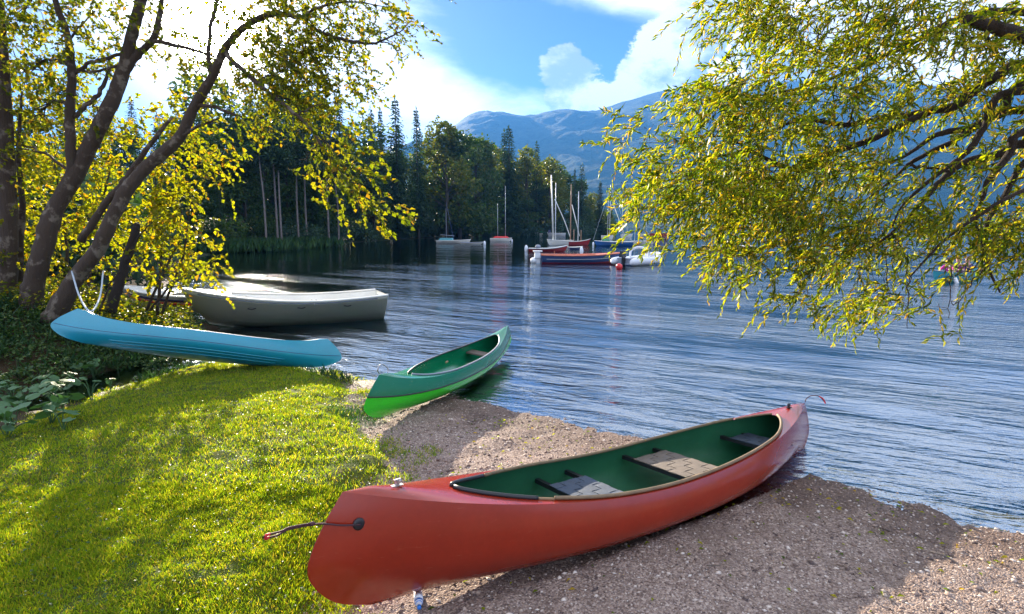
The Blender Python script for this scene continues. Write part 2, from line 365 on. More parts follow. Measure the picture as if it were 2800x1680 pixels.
floor_ = t.mix(t.smooth(py, 38, 48), soil, t.ramp(t.noise(P, .8, 5, .7), [(.35, (.010, .016, .007)), (.7, (.026, .042, .014))]))
cc = t.mix(t.smooth(t.m('ADD', ba, t.m('MULTIPLY', t.m('SUBTRACT', med, .5), .8)), .3, .6), cc, floor_)
t.l.new(cc, t.b.inputs['Base Color'])
t.l.new(t.m('SUBTRACT', .9, t.m('MULTIPLY', wet, .3)), t.b.inputs['Roughness']); t.b.inputs['Specular IOR Level'].default_value = .12
t.l.new(t.bump(vo.outputs['Distance'], -.012, .8, t.bump(med, .03, .7)), t.b.inputs['Normal'])
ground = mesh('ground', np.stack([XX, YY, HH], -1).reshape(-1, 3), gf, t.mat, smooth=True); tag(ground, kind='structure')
LA = ss(sdf(lawn_poly, XX, YY), -.15, .25).ravel(); BA = np.maximum(ss(sdf(bank_poly, XX, YY), -.5, .1), ss(np.hypot(XX, YY), 24, 40)); BA = np.maximum(BA, (ss(-XX, 2.9, 4.3) * (YY > 6) * (YY < 15)) * (1 - LA.reshape(XX.shape))).ravel()
for nm, arr in (('lawn', LA), ('bank', BA)):
    at = ground.data.attributes.new(nm, 'FLOAT', 'POINT'); at.data.foreach_set('value', arr.astype(np.float32))
def hz(x, y):   # exact height of the built sheet
    i = np.clip(np.searchsorted(gx, x) - 1, 0, nx - 2); j = np.clip(np.searchsorted(gy, y) - 1, 0, ny - 2)
    a = (x - gx[i]) / (gx[i + 1] - gx[i]); b = (y - gy[j]) / (gy[j + 1] - gy[j])
    return (HH[j, i] * (1 - a) + HH[j, i + 1] * a) * (1 - b) + (HH[j + 1, i] * (1 - a) + HH[j + 1, i + 1] * a) * b

# water: one sheet, wind ripples running in towards the beach
t = mat('lake_water'); P = geo(t).outputs['Position']; t.n.remove(t.b); px, py, pz = t.sep(P)
rs = lambda sc, an: t.mapping(t.mapping(P, rot=(0, 0, R(an))), sc)
r1 = t.noise(rs((.36, 1.5, 1), 32), 1.25, 3, .5, .4)
r2 = t.noise(rs((.5, 1.6, 1), 20), 5.0, 3, .55, .3)
r3 = t.noise(rs((.6, 1.3, 1), 28), 22, 2, .5)
r4 = t.noise(rs((.22, .9, 1), 30), .35, 3, .5)
z_ = lambda n_, a_: t.m('MULTIPLY', t.m('SUBTRACT', n_, .5), a_)
calm = t.smooth(t.noise(rs((.13, .85, 1), 33), .55, 4, .62, .5), .38, .62)
shel = t.m('MULTIPLY', t.smooth(py, 20, 48), t.m('SUBTRACT', 1, t.smooth(px, 8, 60)))
rough_ = t.m('MULTIPLY', t.m('ADD', .35, t.m('MULTIPLY', calm, 1.15)), t.m('SUBTRACT', 1, t.m('MULTIPLY', shel, .78)))
hgt = t.m('ADD', t.m('ADD', t.m('MULTIPLY', t.m('ADD', z_(r1, .070), z_(r2, .026)), rough_), t.m('MULTIPLY', z_(r3, .0032), rough_)), z_(r4, .085))
nb = t.bump(hgt, 1.0, 1.0)
gls = t.n.new('ShaderNodeBsdfGlossy'); gls.inputs['Roughness'].default_value = .035; gls.inputs['Color'].default_value = (.88, .95, 1, 1); t.l.new(nb, gls.inputs['Normal'])
trn = t.n.new('ShaderNodeBsdfTransparent'); trn.inputs[0].default_value = (.62, .86, .88, 1)
fr = t.n.new('ShaderNodeFresnel'); fr.inputs['IOR'].default_value = 4.6; t.l.new(nb, fr.inputs['Normal'])
mx = t.n.new('ShaderNodeMixShader'); t.l.new(fr.outputs[0], mx.inputs[0]); t.l.new(trn.outputs[0], mx.inputs[1]); t.l.new(gls.outputs[0], mx.inputs[2])
t.l.new(mx.outputs[0], t.o.inputs[0])
wp = [(-4500, -900), (4500, -900), (4500, 5000), (-4500, 5000)]
tag(mesh('lake_water', [(x, y, WL) for x, y in wp], [(0, 1, 2, 3)], t.mat), kind='structure')

# mountains across the lake
def ridge(name, prof, Y, y0, y1, xa, xb, nxs, nys, rough, colmat, seed):
    us = np.array([p[0] for p in prof]); vs = np.array([p[1] for p in prof])
    Xr = np.array([D(u, v, Y)[0] for u, v in prof]); Zr = np.array([D(u, v, Y)[2] for u, v in prof])
    xs = np.linspace(xa, xb, nxs); ys = np.linspace(y0, y1, nys); V = []
    for y in ys:
        for x in xs:
            k = (y - y0) / (Y - y0)
            prof_ = k ** .95 if k < 1 else max(0, 1 - (k - 1) * .8)
            q = np.interp(x, Xr, Zr)
            g = 0; a = 1; f = 1 / (rough * 6)
            xx = x + (y - Y) * .55
            for o in range(5):
                g += a * (1 - 2 * abs(noise.noise(Vector((xx * f, y * f * .45, seed + o))))); a *= .5; f *= 2.1
            w_ = math.sin(math.pi * min(1, max(0, k)) ) if k < 1 else .0
            V.append((x, y, -3 + q * prof_ + (g - .9) * rough * .48 * w_ + noise.noise(Vector((x / 60, y / 60, 5))) * rough * .07))
    i = np.arange(nxs * nys).reshape(nys, nxs)
    F = np.stack([i[:-1, :-1], i[:-1, 1:], i[1:, 1:], i[1:, :-1]], -1).reshape(-1, 4)
    return tag(mesh(name, V, F, colmat, smooth=True), kind='structure')
t = mat('wooded_slope'); P = geo(t).outputs['Position']
a = t.noise(P, .045, 4, .7); b = t.noise(t.mapping(P, (1.6, .35, 1), (0, 0, R(-20))), .0030, 7, .65, .6)
cc = t.mix(t.smooth(b, .57, .72), t.ramp(a, [(.35, (.008, .024, .018)), (.7, (.028, .055, .028))]), (.14, .16, .11))
t.l.new(cc, t.b.inputs['Base Color']); t.b.inputs['Roughness'].default_value = .95; t.b.inputs['Specular IOR Level'].default_value = .1
t.l.new(t.bump(a, 14, 1), t.b.inputs['Normal']); slope = t.mat
ridge('mountain', [(-400, 470), (600, 440), (900, 420), (1150, 400), (1240, 345), (1275, 318), (1300, 303), (1340, 300), (1395, 308), (1420, 316), (1450, 316), (1500, 303), (1550, 296), (1590, 303), (1640, 300), (1680, 282), (1740, 268), (1790, 250), (1850, 243),
    (1950, 240), (2100, 222), (2300, 210), (2400, 214), (2500, 240), (2800, 250), (3300, 300), (4200, 330)], 3000, 1150, 4300, -2600, 5200, 300, 130, 150, slope, 3)
ridge('foothill', [(1100, 622), (1500, 619), (1680, 612), (1760, 598), (1850, 565), (1960, 520), (2150, 470), (2400, 400), (2800, 370), (3600, 360)], 1300, 880, 1700, -300, 2400, 200, 70, 36, slope, 11)

# ------------------------------------------------------------------ foliage machinery
RG = np.random.default_rng(7)
def leafgeo(P, Dv, L, W, rng, flat=.5, fold=.18, up=None):
    """kites: base, right, tip, left (two triangles, folded on the midrib)"""
    n = len(P); Dv = Dv / (np.linalg.norm(Dv, axis=1)[:, None] + 1e-9)
    N = rng.normal(size=(n, 3)); N[:, 2] += (flat * 3 if up is None else up); S = np.cross(Dv, N); S /= np.linalg.norm(S, axis=1)[:, None] + 1e-9
    N = np.cross(S, Dv); L = np.broadcast_to(L, (n,))[:, None]; W = np.broadcast_to(W, (n,))[:, None]
    m = P + Dv * L * .45
    V = np.stack([P, m + S * W + N * L * fold, P + Dv * L - N * L * .08, m - S * W + N * L * fold], 1).reshape(-1, 3)
    b = np.arange(n)[:, None] * 4
    return V, np.concatenate([b + [0, 1, 2], b + [0, 2, 3]], 1).reshape(-1, 3)
def sprays(starts, dirs, tl, nl, L, W, rng, droop=.3, spread=.9, thick=.003):
    """twigs with leaves set along them; returns leaf and twig geometry"""
    n = len(starts); dirs = dirs / np.linalg.norm(dirs, axis=1)[:, None]; T = np.linspace(.12, 1, nl)
    ln = tl * rng.uniform(.6, 1.3, n)
    P = starts[:, None] + dirs[:, None] * (ln[:, None] * T)[..., None]; P[..., 2] -= (droop * ln[:, None] * T ** 2)
    J = rng.normal(size=(n, nl, 3)); Dv = dirs[:, None] + J * spread * .6; Dv[..., 2] -= droop * 1.1
    V, F = leafgeo(P.reshape(-1, 3), Dv.reshape(-1, 3), L * rng.uniform(.6, 1.25, n * nl), W * rng.uniform(.7, 1.2, n * nl), rng)
    K = [0, nl // 2, nl - 1]; TV = []; 
    S = np.cross(dirs, rng.normal(size=(n, 3))); S /= np.linalg.norm(S, axis=1)[:, None]; S2 = np.cross(dirs, S)
    Q = np.stack([starts, P[:, K[1]], P[:, K[2]]], 1)
    for k in range(3):
        r = thick * (1, .7, .25)[k]
        for a in range(3):
            th = a * 2.0944; TV.append(Q[:, k] + r * (math.cos(th) * S + math.sin(th) * S2))
    TV = np.stack(TV, 1).reshape(-1, 3); b = np.arange(n)[:, None] * 9; TF = []
    for k in range(2):
        for a in range(3):
            TF.append(b + [k * 3 + a, k * 3 + (a + 1) % 3, (k + 1) * 3 + (a + 1) % 3]); TF.append(b + [k * 3 + a, (k + 1) * 3 + (a + 1) % 3, (k + 1) * 3 + a])
    return (V, F), (TV, np.concatenate(TF, 0).reshape(-1, 3))
def join(parts):
    V = []; F = []; b = 0
    for v, f in parts: V.append(np.asarray(v)); F.append(np.asarray(f) + b); b += len(v)
    return np.concatenate(V), np.concatenate(F)
def rtube(P, r, n=8, knob=.06, rng=RG):
    """tapered limb with uneven thickness"""
    V, F = tube(P, r, n); return V, F
class Tree:
    def __init__(s, name, label, cat, base, bark, leaf, group=None):
        s.base = np.array(base, float); s.r = empty(name, base); tag(s.r, label, cat, group); s.bark = bark; s.leaf = leaf; s.L = []; s.T = []; s.pts = []; s.minor = MB()
    def limb(s, pts, name='branch', n=9, sub=6, jit=.012):
        """pts: (u, v, Y, radius)"""
        W = np.array([D(u, v, Y) for u, v, Y, r in pts]); return s.limbw(W, [p[3] for p in pts], name, n, sub, jit)
    def limbw(s, W, rad, name='branch', n=9, sub=6, jit=.012):
        C = catmull(W, sub); rr = np.interp(np.linspace(0, len(W) - 1, len(C)), range(len(W)), rad) * .76
        C = C + RG.normal(size=C.shape) * jit * (rr[:, None] / max(rad)) ; rr = rr * RG.uniform(.93, 1.08, len(rr))
        V, F = tube(C, rr, n); s.pts += [(c, r) for c, r in zip(C, rr)]
        V = np.array(V) - s.base
        return mesh(name, V, F, s.bark, s.r, True)
    def blobs(s, bl, tl, nl, L, W, dens, dirf, droop=.3, spread=.9, px2=1500, twig=.003, conn=True, rng=RG):
        PT = np.array([p for p, r in s.pts]) if s.pts else None; PR = np.array([r for p, r in s.pts]) if s.pts else None
        for (u, v, ru, rv, Y0, Y1, k) in bl:
            n = max(4, int(math.pi * ru * rv / px2 * dens * k)); A = rng.uniform(0, 2 * math.pi, n); q = rng.uniform(0, 1, n) ** .55
            # cluster: sprays gather round a handful of sub-centres so that gaps stay open
            m = max(3, n // 9); cu = u + ru * np.cos(A[:m]) * q[:m]; cvv = v + rv * np.sin(A[:m]) * q[:m]; cy = rng.uniform(Y0, Y1, m)
            pick = rng.integers(0, m, n); C = np.array([D(a, b, c) for a, b, c in zip(cu, cvv, cy)])
            S = C[pick] + rng.normal(size=(n, 3)) * np.array([.16, .22, .13]) * (Y0 + Y1) / 16
            dr = dirf(n, rng); (a, b) = sprays(S, dr, tl, nl, L, W, rng, droop, spread, twig)
            s.L.append(a); s.T.append(b)
            if conn and PT is not None:
                c0 = C.mean(0); d = np.linalg.norm(PT - c0, axis=1) + np.maximum(0, c0[2] - PT[:, 2]) * .0; j = int(np.argmin(d + RG.uniform(0, .2, len(d)))); st = PT[j]
                mid = (st + c0) / 2 + np.array([0, 0, .08]) * d[j]; r0 = min(PR[j] * .6, .012 + .012 * d[j])
                C1 = catmull([st, mid, c0], 6); C1 += rng.normal(size=C1.shape) * .02 * min(1, d[j]); C1[0] = st
                s.minor.add(*tube(C1, np.linspace(r0, r0 * .35, len(C1)), 5))
                for q_ in C[:min(m, 14)]:
                    e = C1[rng.integers(len(C1) // 2, len(C1))]; md = (e + q_) / 2 + rng.normal(size=3) * .05
                    s.minor.add(*tube(catmull([e, md, q_], 3), np.linspace(r0 * .4, .003, 7), 4))
    def finish(s):
        V, F = join(s.L); V = V - s.base; f = mesh('foliage', V, F, s.leaf, s.r); f['kind'] = 'stuff'
        parts = list(s.T)
        V, F = join(parts); tw = mesh('twigs', V - s.base, F, s.bark, s.r); tw['kind'] = 'stuff'
        if s.minor.v: m = mesh('small_branches', np.array(s.minor.v) - s.base, s.minor.f, s.bark, s.r, True); m['kind'] = 'stuff'
        return s.r
def dir_out(vx, vy, vz, sp):
    return lambda n, rng: np.array([vx, vy, vz]) + rng.normal(size=(n, 3)) * sp

# ------------------------------------------------------------------ far forest
def crown_mesh(name, lobes, n, L, W, rng, leaf, droop=.3):
    P = []; Dv = []
    wts = np.array([l[3] * l[4] for l in lobes]); wts = wts / wts.sum(); pick = rng.choice(len(lobes), n, p=wts); lo = np.array(lobes)[pick]
    d = rng.normal(size=(n, 3)); d /= np.linalg.norm(d, axis=1)[:, None]; q = rng.uniform(.45, 1, n) ** .6
    q *= 1 + .22 * np.sin(d[:, 0] * 7 + lo[:, 0] * 3) * np.cos(d[:, 2] * 6 + lo[:, 1] * 5)
    P = lo[:, :3] + d * np.stack([lo[:, 3], lo[:, 3], lo[:, 4]], 1) * q[:, None]
    Dv = d + rng.normal(size=(n, 3)) * .7; Dv[:, 2] -= droop
    return leafgeo(P, Dv, L * rng.uniform(.6, 1.4, n), W * rng.uniform(.6, 1.3, n), rng, .3)
def conifer(h, r, rng, bare=.08, name='spruce_tree', gap=.0):
    e = empty(name); mb = MB(); mb.add(*tube([(0, 0, -1), (0, 0, h * .5), (0, 0, h)], [.24, .14, .02], 7)); mb.build('trunk', M['bark_far'], e, True)
    P = []; Dv = []; LL = []; z = h * bare
    while z < h * .985:
        f = (z / h - bare) / (1 - bare); rr = r * (1 - f) ** .8 * rng.uniform(.75, 1.12) * (.65 + .35 * min(1, f * 8)) + .12
        nb_ = int(5 + 5 * (1 - f)); a0 = rng.uniform(0, 6.28)
        for b in range(nb_):
            if rng.uniform() < gap: continue
            a = a0 + b * 6.283 / nb_ + rng.normal() * .2; R_ = rr * rng.uniform(.65, 1.15); k = max(3, int(R_ / .30)); dr = np.array([math.cos(a), math.sin(a), 0])
            for i in range(k):
                s_ = (i + .6) / k; p = dr * R_ * s_ + np.array([0, 0, z - .32 * R_ * s_ ** 1.3 + .12 * R_ * max(0, s_ - .75)])
                for q in (-1, 1):
                    P.append(p + rng.normal(size=3) * .07); sd_ = np.array([-dr[1], dr[0], 0]) * q
                    Dv.append(dr * .8 + sd_ * .75 + np.array([0, 0, -.45 + rng.normal() * .18])); LL.append(.62 * (1 - .45 * s_) * (.7 + .3 * (1 - f)))
        z += h * rng.uniform(.017, .026)
    P.append(np.array([0, 0, h * .97])); Dv.append(np.array([0, 0, 1.])); LL.append(.8)
    LL = np.array(LL); V, F = leafgeo(np.array(P), np.array(Dv), LL, LL * .27, rng, .8)
    mesh('crown', V, F, M['needles'], e); return e
def broadleaf(h, r, rng, leaf, name='broadleaf_tree', n=3000, trunkz=.25, L=.42):
    e = empty(name); mb = MB(); mb.add(*tube([(0, 0, -1), (.2, .1, h * .4), (0, 0, h * .85)], [.26, .18, .03], 7))
    lobes = []
    for i in range(13):
        f = rng.uniform(trunkz, .92); a = rng.uniform(0, 6.28); k = math.sin(math.pi * min(1, (f - trunkz + .12) / (1.05 - trunkz))) ** .6
        d = r * k * rng.uniform(.25, .75); x, y, z = d * math.cos(a), d * math.sin(a), f * h
        lobes.append((x, y, z, r * rng.uniform(.3, .52), h * rng.uniform(.08, .13))); mb.add(*tube([(0, 0, z * .7), (x * .6, y * .6, z * .9), (x, y, z)], [.09, .05, .02], 4))
    lobes.append((0, 0, h * .9, r * .3, h * .1)); mb.build('trunk', M['bark_far'], e, True)
    V, F = crown_mesh('crown', lobes, n, L, L * .42, rng, leaf); mesh('crown', V, F, leaf, e); return e
def pine(h, rng):
    e = empty('pine_tree'); mb = MB(); C = catmull([(0, 0, -1), (rng.normal() * .15, 0, h * .35), (rng.normal() * .3, 0, h * .7), (0, 0, h)], 4); mb.add(*tube(C, np.linspace(.13, .03, len(C)), 7)); mb.build('trunk', M['bark_pale'], e, True)
    lobes = [(rng.normal() * 1.0, rng.normal() * 1.0, h * rng.uniform(.62, 1.0), rng.uniform(.8, 1.5), rng.uniform(.5, 1.0)) for _ in range(9)]
    b2 = MB()
    for l in lobes: b2.add(*tube([(0, 0, l[2] - .8), (l[0] * .5, l[1] * .5, l[2] - .3), (l[0], l[1], l[2])], [.06, .04, .015], 4))
    lb = b2.build('limbs', M['bark_far'], e); lb['kind'] = 'stuff'; V, F = crown_mesh('crown', lobes, 1500, .42, .13, rng, None); mesh('crown', V, F, M['needles'], e); return e
def bush(r, h, rng, leaf, n=1300, L=.22):
    e = empty('bush'); lobes = [(rng.uniform(-.6, .6) * r, rng.uniform(-.5, .5) * r, h * rng.uniform(.25, .75), r * rng.uniform(.3, .55), h * rng.uniform(.2, .32)) for _ in range(8)]
    mb = MB()
    for l in lobes: mb.add(*tube([(0, 0, -.3), (l[0] * .4, l[1] * .4, l[2] * .6), l[:3]], [.05, .035, .012], 4))
    mb.build('stems', M['bark_far'], e); V, F = crown_mesh('leaves', lobes, n, L, L * .3, rng, leaf); mesh('leaves', V, F, leaf, e); return e

fr = np.random.default_rng(21)
PROTO = dict(spruce=[(conifer(18, 3.3, fr), 18), (conifer(18, 2.7, fr, .12), 18), (conifer(18, 3.0, fr, .2, gap=.25), 18), (conifer(18, 3.6, fr, .05, gap=.12), 18)],
    broad=[(broadleaf(14, 4.3, fr, M['leaf_far']), 14), (broadleaf(14, 3.8, fr, M['leaf_far'], n=2600), 14), (broadleaf(14, 4.8, fr, M['leaf_far'], n=3400, trunkz=.15), 14)],
    gold=[(broadleaf(14, 3.9, fr, M['leaf_far_gold']), 14), (broadleaf(14, 3.4, fr, M['leaf_far_gold'], n=2200), 14)],
    pine=[(pine(15, fr), 15), (pine(15, fr), 15), (pine(15, fr), 15)],
    bush=[(bush(2.0, 2.4, fr, M['leaf_grey']), 2.4), (bush(2.2, 2.0, fr, M['leaf_grey']), 2.0), (bush(1.8, 2.6, fr, M['leaf_far']), 2.6)])
USED = set(); PLANTED = []
LANDM = [(70, 'behind the leftmost trunks'), (200, 'behind the forked trunk'), (340, 'behind the leaning trunk'), (480, 'behind the yellow shrub'), (620, 'above the reed bed'), (715, 'left of the bare trunks'), (830, 'among the pale bare trunks'),
    (950, 'by the hanging branch'), (1060, 'below the tallest spruce'), (1140, 'left of the teal boat'), (1240, 'above the teal boat'), (1370, 'above the magenta boat'), (1455, 'above the tiny motor boat'), (1515, 'behind the thick white mast'), (1580, 'behind the red boat masts'), (1660, 'at the tip of the point')]
TXT = dict(spruce=('dark spruce', 'spruce', 'spruces in the shore forest'), broad=('round green tree', 'tree', 'broadleaf trees in the shore forest'), gold=('yellow-green tree', 'tree', 'yellowing trees in the shore forest'),
    pine=('bare pale-trunked pine', 'pine', 'pale bare-trunked pines on the left shore'), bush=('grey-green bush', 'bush', 'bushes along the forest shore'))
ROWN = ['at the water edge', 'in the second rank', 'in the third rank', 'at the forest top', 'low on the far shore']
def plant(kind, x, y, h, wide=1, label=None, sink=.2, row=4):
    i = fr.integers(0, len(PROTO[kind])); src, h0 = PROTO[kind][i]
    if (kind, i) in USED: o = copytree(src)
    else: o = src; USED.add((kind, i))
    s = h / h0; o.location = (x, y, float(hz(x, y)) - sink); o.scale = (s * wide, s * wide, s); o.rotation_euler = (0, 0, fr.uniform(0, 6.28))
    l, c, g = TXT[kind]
    tag(o, label or l, c)
    if label:
        if 'group' in o: del o['group']
    else:
        o['group'] = g; u_ = 1400 + FOC * x / y; PLANTED.append((l, row, min(LANDM, key=lambda q: abs(q[0] - u_))[1], u_, o))
    return o
def plantpx(kind, u, vtop, Y, wide=1, label=None, row=4):
    T = D(u, vtop, Y); x = T[0]; return plant(kind, x, Y, T[2] - float(hz(x, Y)), wide, label, row=row)
SKY = [(-400, 330), (0, 320), (300, 290), (500, 240), (600, 215), (700, 225), (820, 235), (900, 262), (1000, 300), (1080, 330), (1180, 372), (1260, 372), (1330, 410), (1440, 430), (1500, 430), (1560, 480), (1620, 520), (1665, 560), (1690, 590)]
YSH = [(-400, 58), (300, 56), (600, 56), (900, 80), (1050, 106), (1200, 128), (1430, 150), (1600, 168), (1690, 190)]
ks = dict(a=[k for k, _ in SKY])
for row, (off, frac) in enumerate([(4, .42), (9, .66), (16, .84), (25, 1.0)]):
    u = -90 + row * 13
    while u < 1680:
        Y = float(np.interp(u, *zip(*YSH))) + off + fr.uniform(-2, 3)
        vt = float(np.interp(u, *zip(*SKY))); base = 620 + 3800 / Y; v = base + (vt - base) * min(1.03, frac * fr.uniform(.86, 1.1))
        if row == 0 and 650 < u < 830: u += 40; continue
        kind = fr.choice(['spruce', 'spruce', 'broad', 'gold'] if row > 1 else ['spruce', 'spruce', 'broad']); 
        if u < 1150 and kind == 'gold': kind = 'spruce'
        if row == 3 and u > 1150 and fr.uniform() < .6: kind = 'broad' if kind == 'spruce' else kind
        plantpx(kind, u, v, Y, fr.uniform(.85, 1.15) * (1.25 if kind != 'spruce' else 1), row=row)
        u += (4.2 + row * .4) * FOC / Y * fr.uniform(.75, 1.2) * (.68 if u < 1000 else 1)
for u, v, Y, k, wd_, lab in [(1080, 262, 112, 'spruce', 1.05, 'tallest spruce rising above the forest skyline left of the mountain'), (1038, 292, 108, 'spruce', .7, 'slim ragged spruce just left of the tallest spruce on the skyline'),
    (1137, 290, 118, 'spruce', .85, 'second tall spruce on the skyline, right of the tallest spruce'), (1012, 285, 104, 'spruce', .6, 'small spruce tip on the skyline at the left end of the open sky'),
    (1392, 342, 152, 'spruce', 1.25, 'broad dark spruce with a double top standing before the mountain'), (1378, 352, 153, 'spruce', .9, 'shorter twin leaning against the broad dark spruce before the mountain'),
    (1468, 385, 160, 'spruce', .9, 'dark spruce top among yellow trees right of the broad double spruce'), (1592, 443, 172, 'spruce', 1.0, 'isolated spruce near the right end of the wooded point'),
    (1572, 458, 172, 'spruce', .6, 'thin spruce beside the isolated spruce near the end of the point'), (1642, 494, 180, 'spruce', 1.25, 'last spruce with spreading boughs at the tip of the wooded point'),
    (1215, 330, 124, 'gold', 1.0, 'yellowish bare-topped tree on the skyline right of the tall spruces'), (1255, 362, 128, 'broad', 1.2, 'large round green tree at the skyline below the mountain ridge'),
    (1345, 392, 150, 'gold', .8, 'bright yellow tree left of the broad double spruce'), (1440, 400, 158, 'gold', .9, 'golden tree directly right of the broad double spruce'),
    (1505, 428, 160, 'gold', 1.0, 'golden tree at the forest edge above the tallest white mast'), (1300, 378, 140, 'broad', 1.1, 'pale green tree between the round tree and the double spruce')]:
    plantpx(k, u, v, Y, wd_, lab)
for u, v, Y in [(706, 300, 60), (738, 280, 63), (752, 330, 61), (800, 320, 66), (822, 300, 70), (884, 300, 73), (912, 340, 75)]:
    plantpx('pine', u, v, Y + 3, 1, row=1)
plantpx('bush', 1507, 590, 157, 1.6, 'bright green rounded bush on the far shore behind the thick white mast')
u = 900
while u < 1680:
    Y = float(np.interp(u, *zip(*YSH))) + fr.uniform(3, 6); x = D(u, 620, Y)[0]; plant('bush', x, Y, 4.2 * fr.uniform(.8, 1.3), 1.2, row=1); u += 4.2 * FOC / Y * fr.uniform(.7, 1.2)
u = 545
while u < 1680:
    Y = float(np.interp(u, *zip(*YSH))) + fr.uniform(.8, 3.0); k = (1.5 if 560 < u < 960 else .85) * fr.uniform(.7, 1.3)
    x = D(u, 620, Y)[0]; plant('bush', x, Y, 2.3 * k, 1.1, row=0); u += 2.6 * k * FOC / Y * fr.uniform(.7, 1.2)
KB = {}
for l, row, lm_, u_, o in PLANTED: KB.setdefault((l, row, lm_), []).append((u_, o))
ORD = ['first', 'second', 'third', 'fourth', 'fifth', 'sixth', 'seventh', 'eighth', 'ninth']
for (l, row, lm_), L_ in KB.items():
    L_.sort(key=lambda q: q[0])
    for i, (u_, o) in enumerate(L_):
        o['label'] = f"{l} {ROWN[row]} {lm_}" + (f", {ORD[i]} from left" if len(L_) > 1 else '')
for i, (x_, y_, h_, lab) in enumerate([(-13, 17.5, 3.0, 'low leafy bush right behind the striped white boat'), (-15.5, 20, 3.6, 'leafy bush on the bank beyond the striped white boat'), (-17.5, 22, 3.5, 'bush behind the broken-topped trunk'), (-19, 26, 4.2, 'second bush farther back behind the broken-topped trunk'),
    (-22, 30, 4.5, 'tall bush beyond the yellow shrub near the water'), (-25, 34, 5, 'farther tall bush at the bend of the left bank'), (-28, 40, 5.5, 'tall bush where the left bank meets the reeds'), (-18, 18, 4, 'wide bush seen between the leaning trunk and forked trunk'),
    (-22, 22, 5, 'tall bush behind the forked trunk'), (-26, 27, 6, 'tall dense bush behind the wide bush, left of the leaning trunk'), (-31, 46, 6, 'tallest bush at the edge of the forest on the left'), (-16, 15, 3.6, 'bush close behind the leftmost trunks'), (-21, 17, 4.6, 'bush at the left picture edge behind the trunks')]):
    plant('bush', x_, y_, h_, 1.15, lab)
for kd, L_ in PROTO.items():
    for i, (e, _) in enumerate(L_):
        if (kd, i) not in USED:
            for ch in list(e.children): bpy.data.objects.remove(ch)
            bpy.data.objects.remove(e)
# reeds standing in the shallow water under the forest
P = []; 
for (u, Y, ru, n) in [(620, 57, 4.2, 2600), (700, 60, 3.5, 1800), (790, 67, 3.2, 1500), (850, 72, 3, 900), (585, 54, 2.2, 900)]:
    c = D(u, 620, Y); P.append(np.stack([c[0] + RG.normal(size=n) * ru * .5, Y + RG.normal(size=n) * .8, np.full(n, WL - .05)], 1))
P = np.concatenate(P); n = len(P); V, F = leafgeo(P, np.stack([RG.normal(size=n) * .22, RG.normal(size=n) * .22, np.ones(n)], 1), RG.uniform(.6, 1.5, n), .035, RG)
tag(mesh('reeds', V, F, M['reed']), 'low green reed bed standing in the shallows below the forest', 'reeds', kind='stuff')

# ------------------------------------------------------------------ near left trees
bz = lambda x, y: float(hz(x, y))
tA = Tree('alder_tree', 'dark leaning tree with a forked trunk at the far left behind the blue canoe', 'tree', (-9.0, 10.9, .9), M['bark'], M['leaf_alder'])
tA.limb([(60, 900, 10.6, .30), (80, 850, 10.6, .27), (93, 773, 10.6, .235), (116, 684, 10.6, .215), (147, 578, 10.7, .20), (205, 480, 10.8, .185), (249, 391, 10.8, .175), (302, 285, 10.8, .16), (338, 191, 10.9, .15), (362, 90, 10.9, .125), (385, 0, 11, .12), (400, -160, 11, .09), (420, -400, 11.2, .04)], 'trunk', 12)
tA.limb([(196, 490, 10.75, .12), (194, 400, 10.7, .11), (191, 311, 10.7, .105), (196, 178, 10.7, .085), (178, 80, 10.6, .075), (151, 0, 10.5, .06), (130, -200, 10.4, .03)], 'stem')
tA.limb([(338, 205, 10.9, .10), (375, 150, 10.9, .085), (418, 108, 10.9, .08), (440, 20, 11, .06), (450, -120, 11, .03)])
tA.limb([(418, 110, 10.9, .05), (480, 125, 10.8, .045), (540, 140, 10.7, .03), (600, 160, 10.6, .015)])
tA.limb([(205, 318, 10.7, .055), (240, 285, 10.8, .05), (272, 255, 10.9, .05), (300, 190, 11.0, .035)])
tA.limb([(205, 200, 10.7, .045), (245, 172, 10.7, .04), (290, 160, 10.8, .04), (335, 145, 10.9, .04)])
tA.limb([(212, 192, 10.7, .03), (260, 195, 10.8, .03), (325, 178, 10.9, .03)])
tA.limb([(190, 110, 10.7, .03), (220, 70, 10.8, .02), (260, 30, 10.9, .012)])
tA.blobs([(60, 40, 130, 80, 10, 12, 1), (70, 180, 110, 90, 10.5, 12.5, 1.1), (200, 60, 90, 80, 10, 12, .7), (300, 60, 80, 80, 10, 12, .5), (260, 150, 80, 60, 11, 12, .6), (450, 110, 70, 70, 10.6, 11.6, .5), (430, 30, 110, 50, 10.4, 12, .55),
    (90, 300, 110, 70, 11, 13, 1), (260, 330, 50, 60, 11, 12, .6), (20, 400, 50, 90, 10.5, 12, .9), (130, 240, 60, 50, 10.4, 11, .8), (540, 150, 60, 40, 10.4, 11, .5),
    (100, -150, 260, 130, 9.5, 12, .5), (400, -150, 260, 130, 10, 12, .4)], .36, 9, .090, .032, 5.4, dir_out(.5, -.2, -.1, .8), .35)
tA.finish()
tB = Tree('alder_tree', 'long leaning tree reaching over the water under the sun', 'tree', (-8.6, 10.4, .85), M['bark'], M['leaf_alder'])
tB.limb([(140, 880, 10.3, .25), (178, 809, 10.3, .20), (213, 751, 10.3, .175), (267, 684, 10.3, .165), (285, 645, 10.3, .16), (338, 534, 10.3, .15), (400, 458, 10.4, .14), (489, 378, 10.4, .125), (534, 289, 10.4, .11), (578, 214, 10.4, .10), (612, 140, 10.4, .085), (658, 82, 10.4, .075), (710, 50, 10.3, .065), (765, 34, 10.2, .055)], 'trunk', 12)
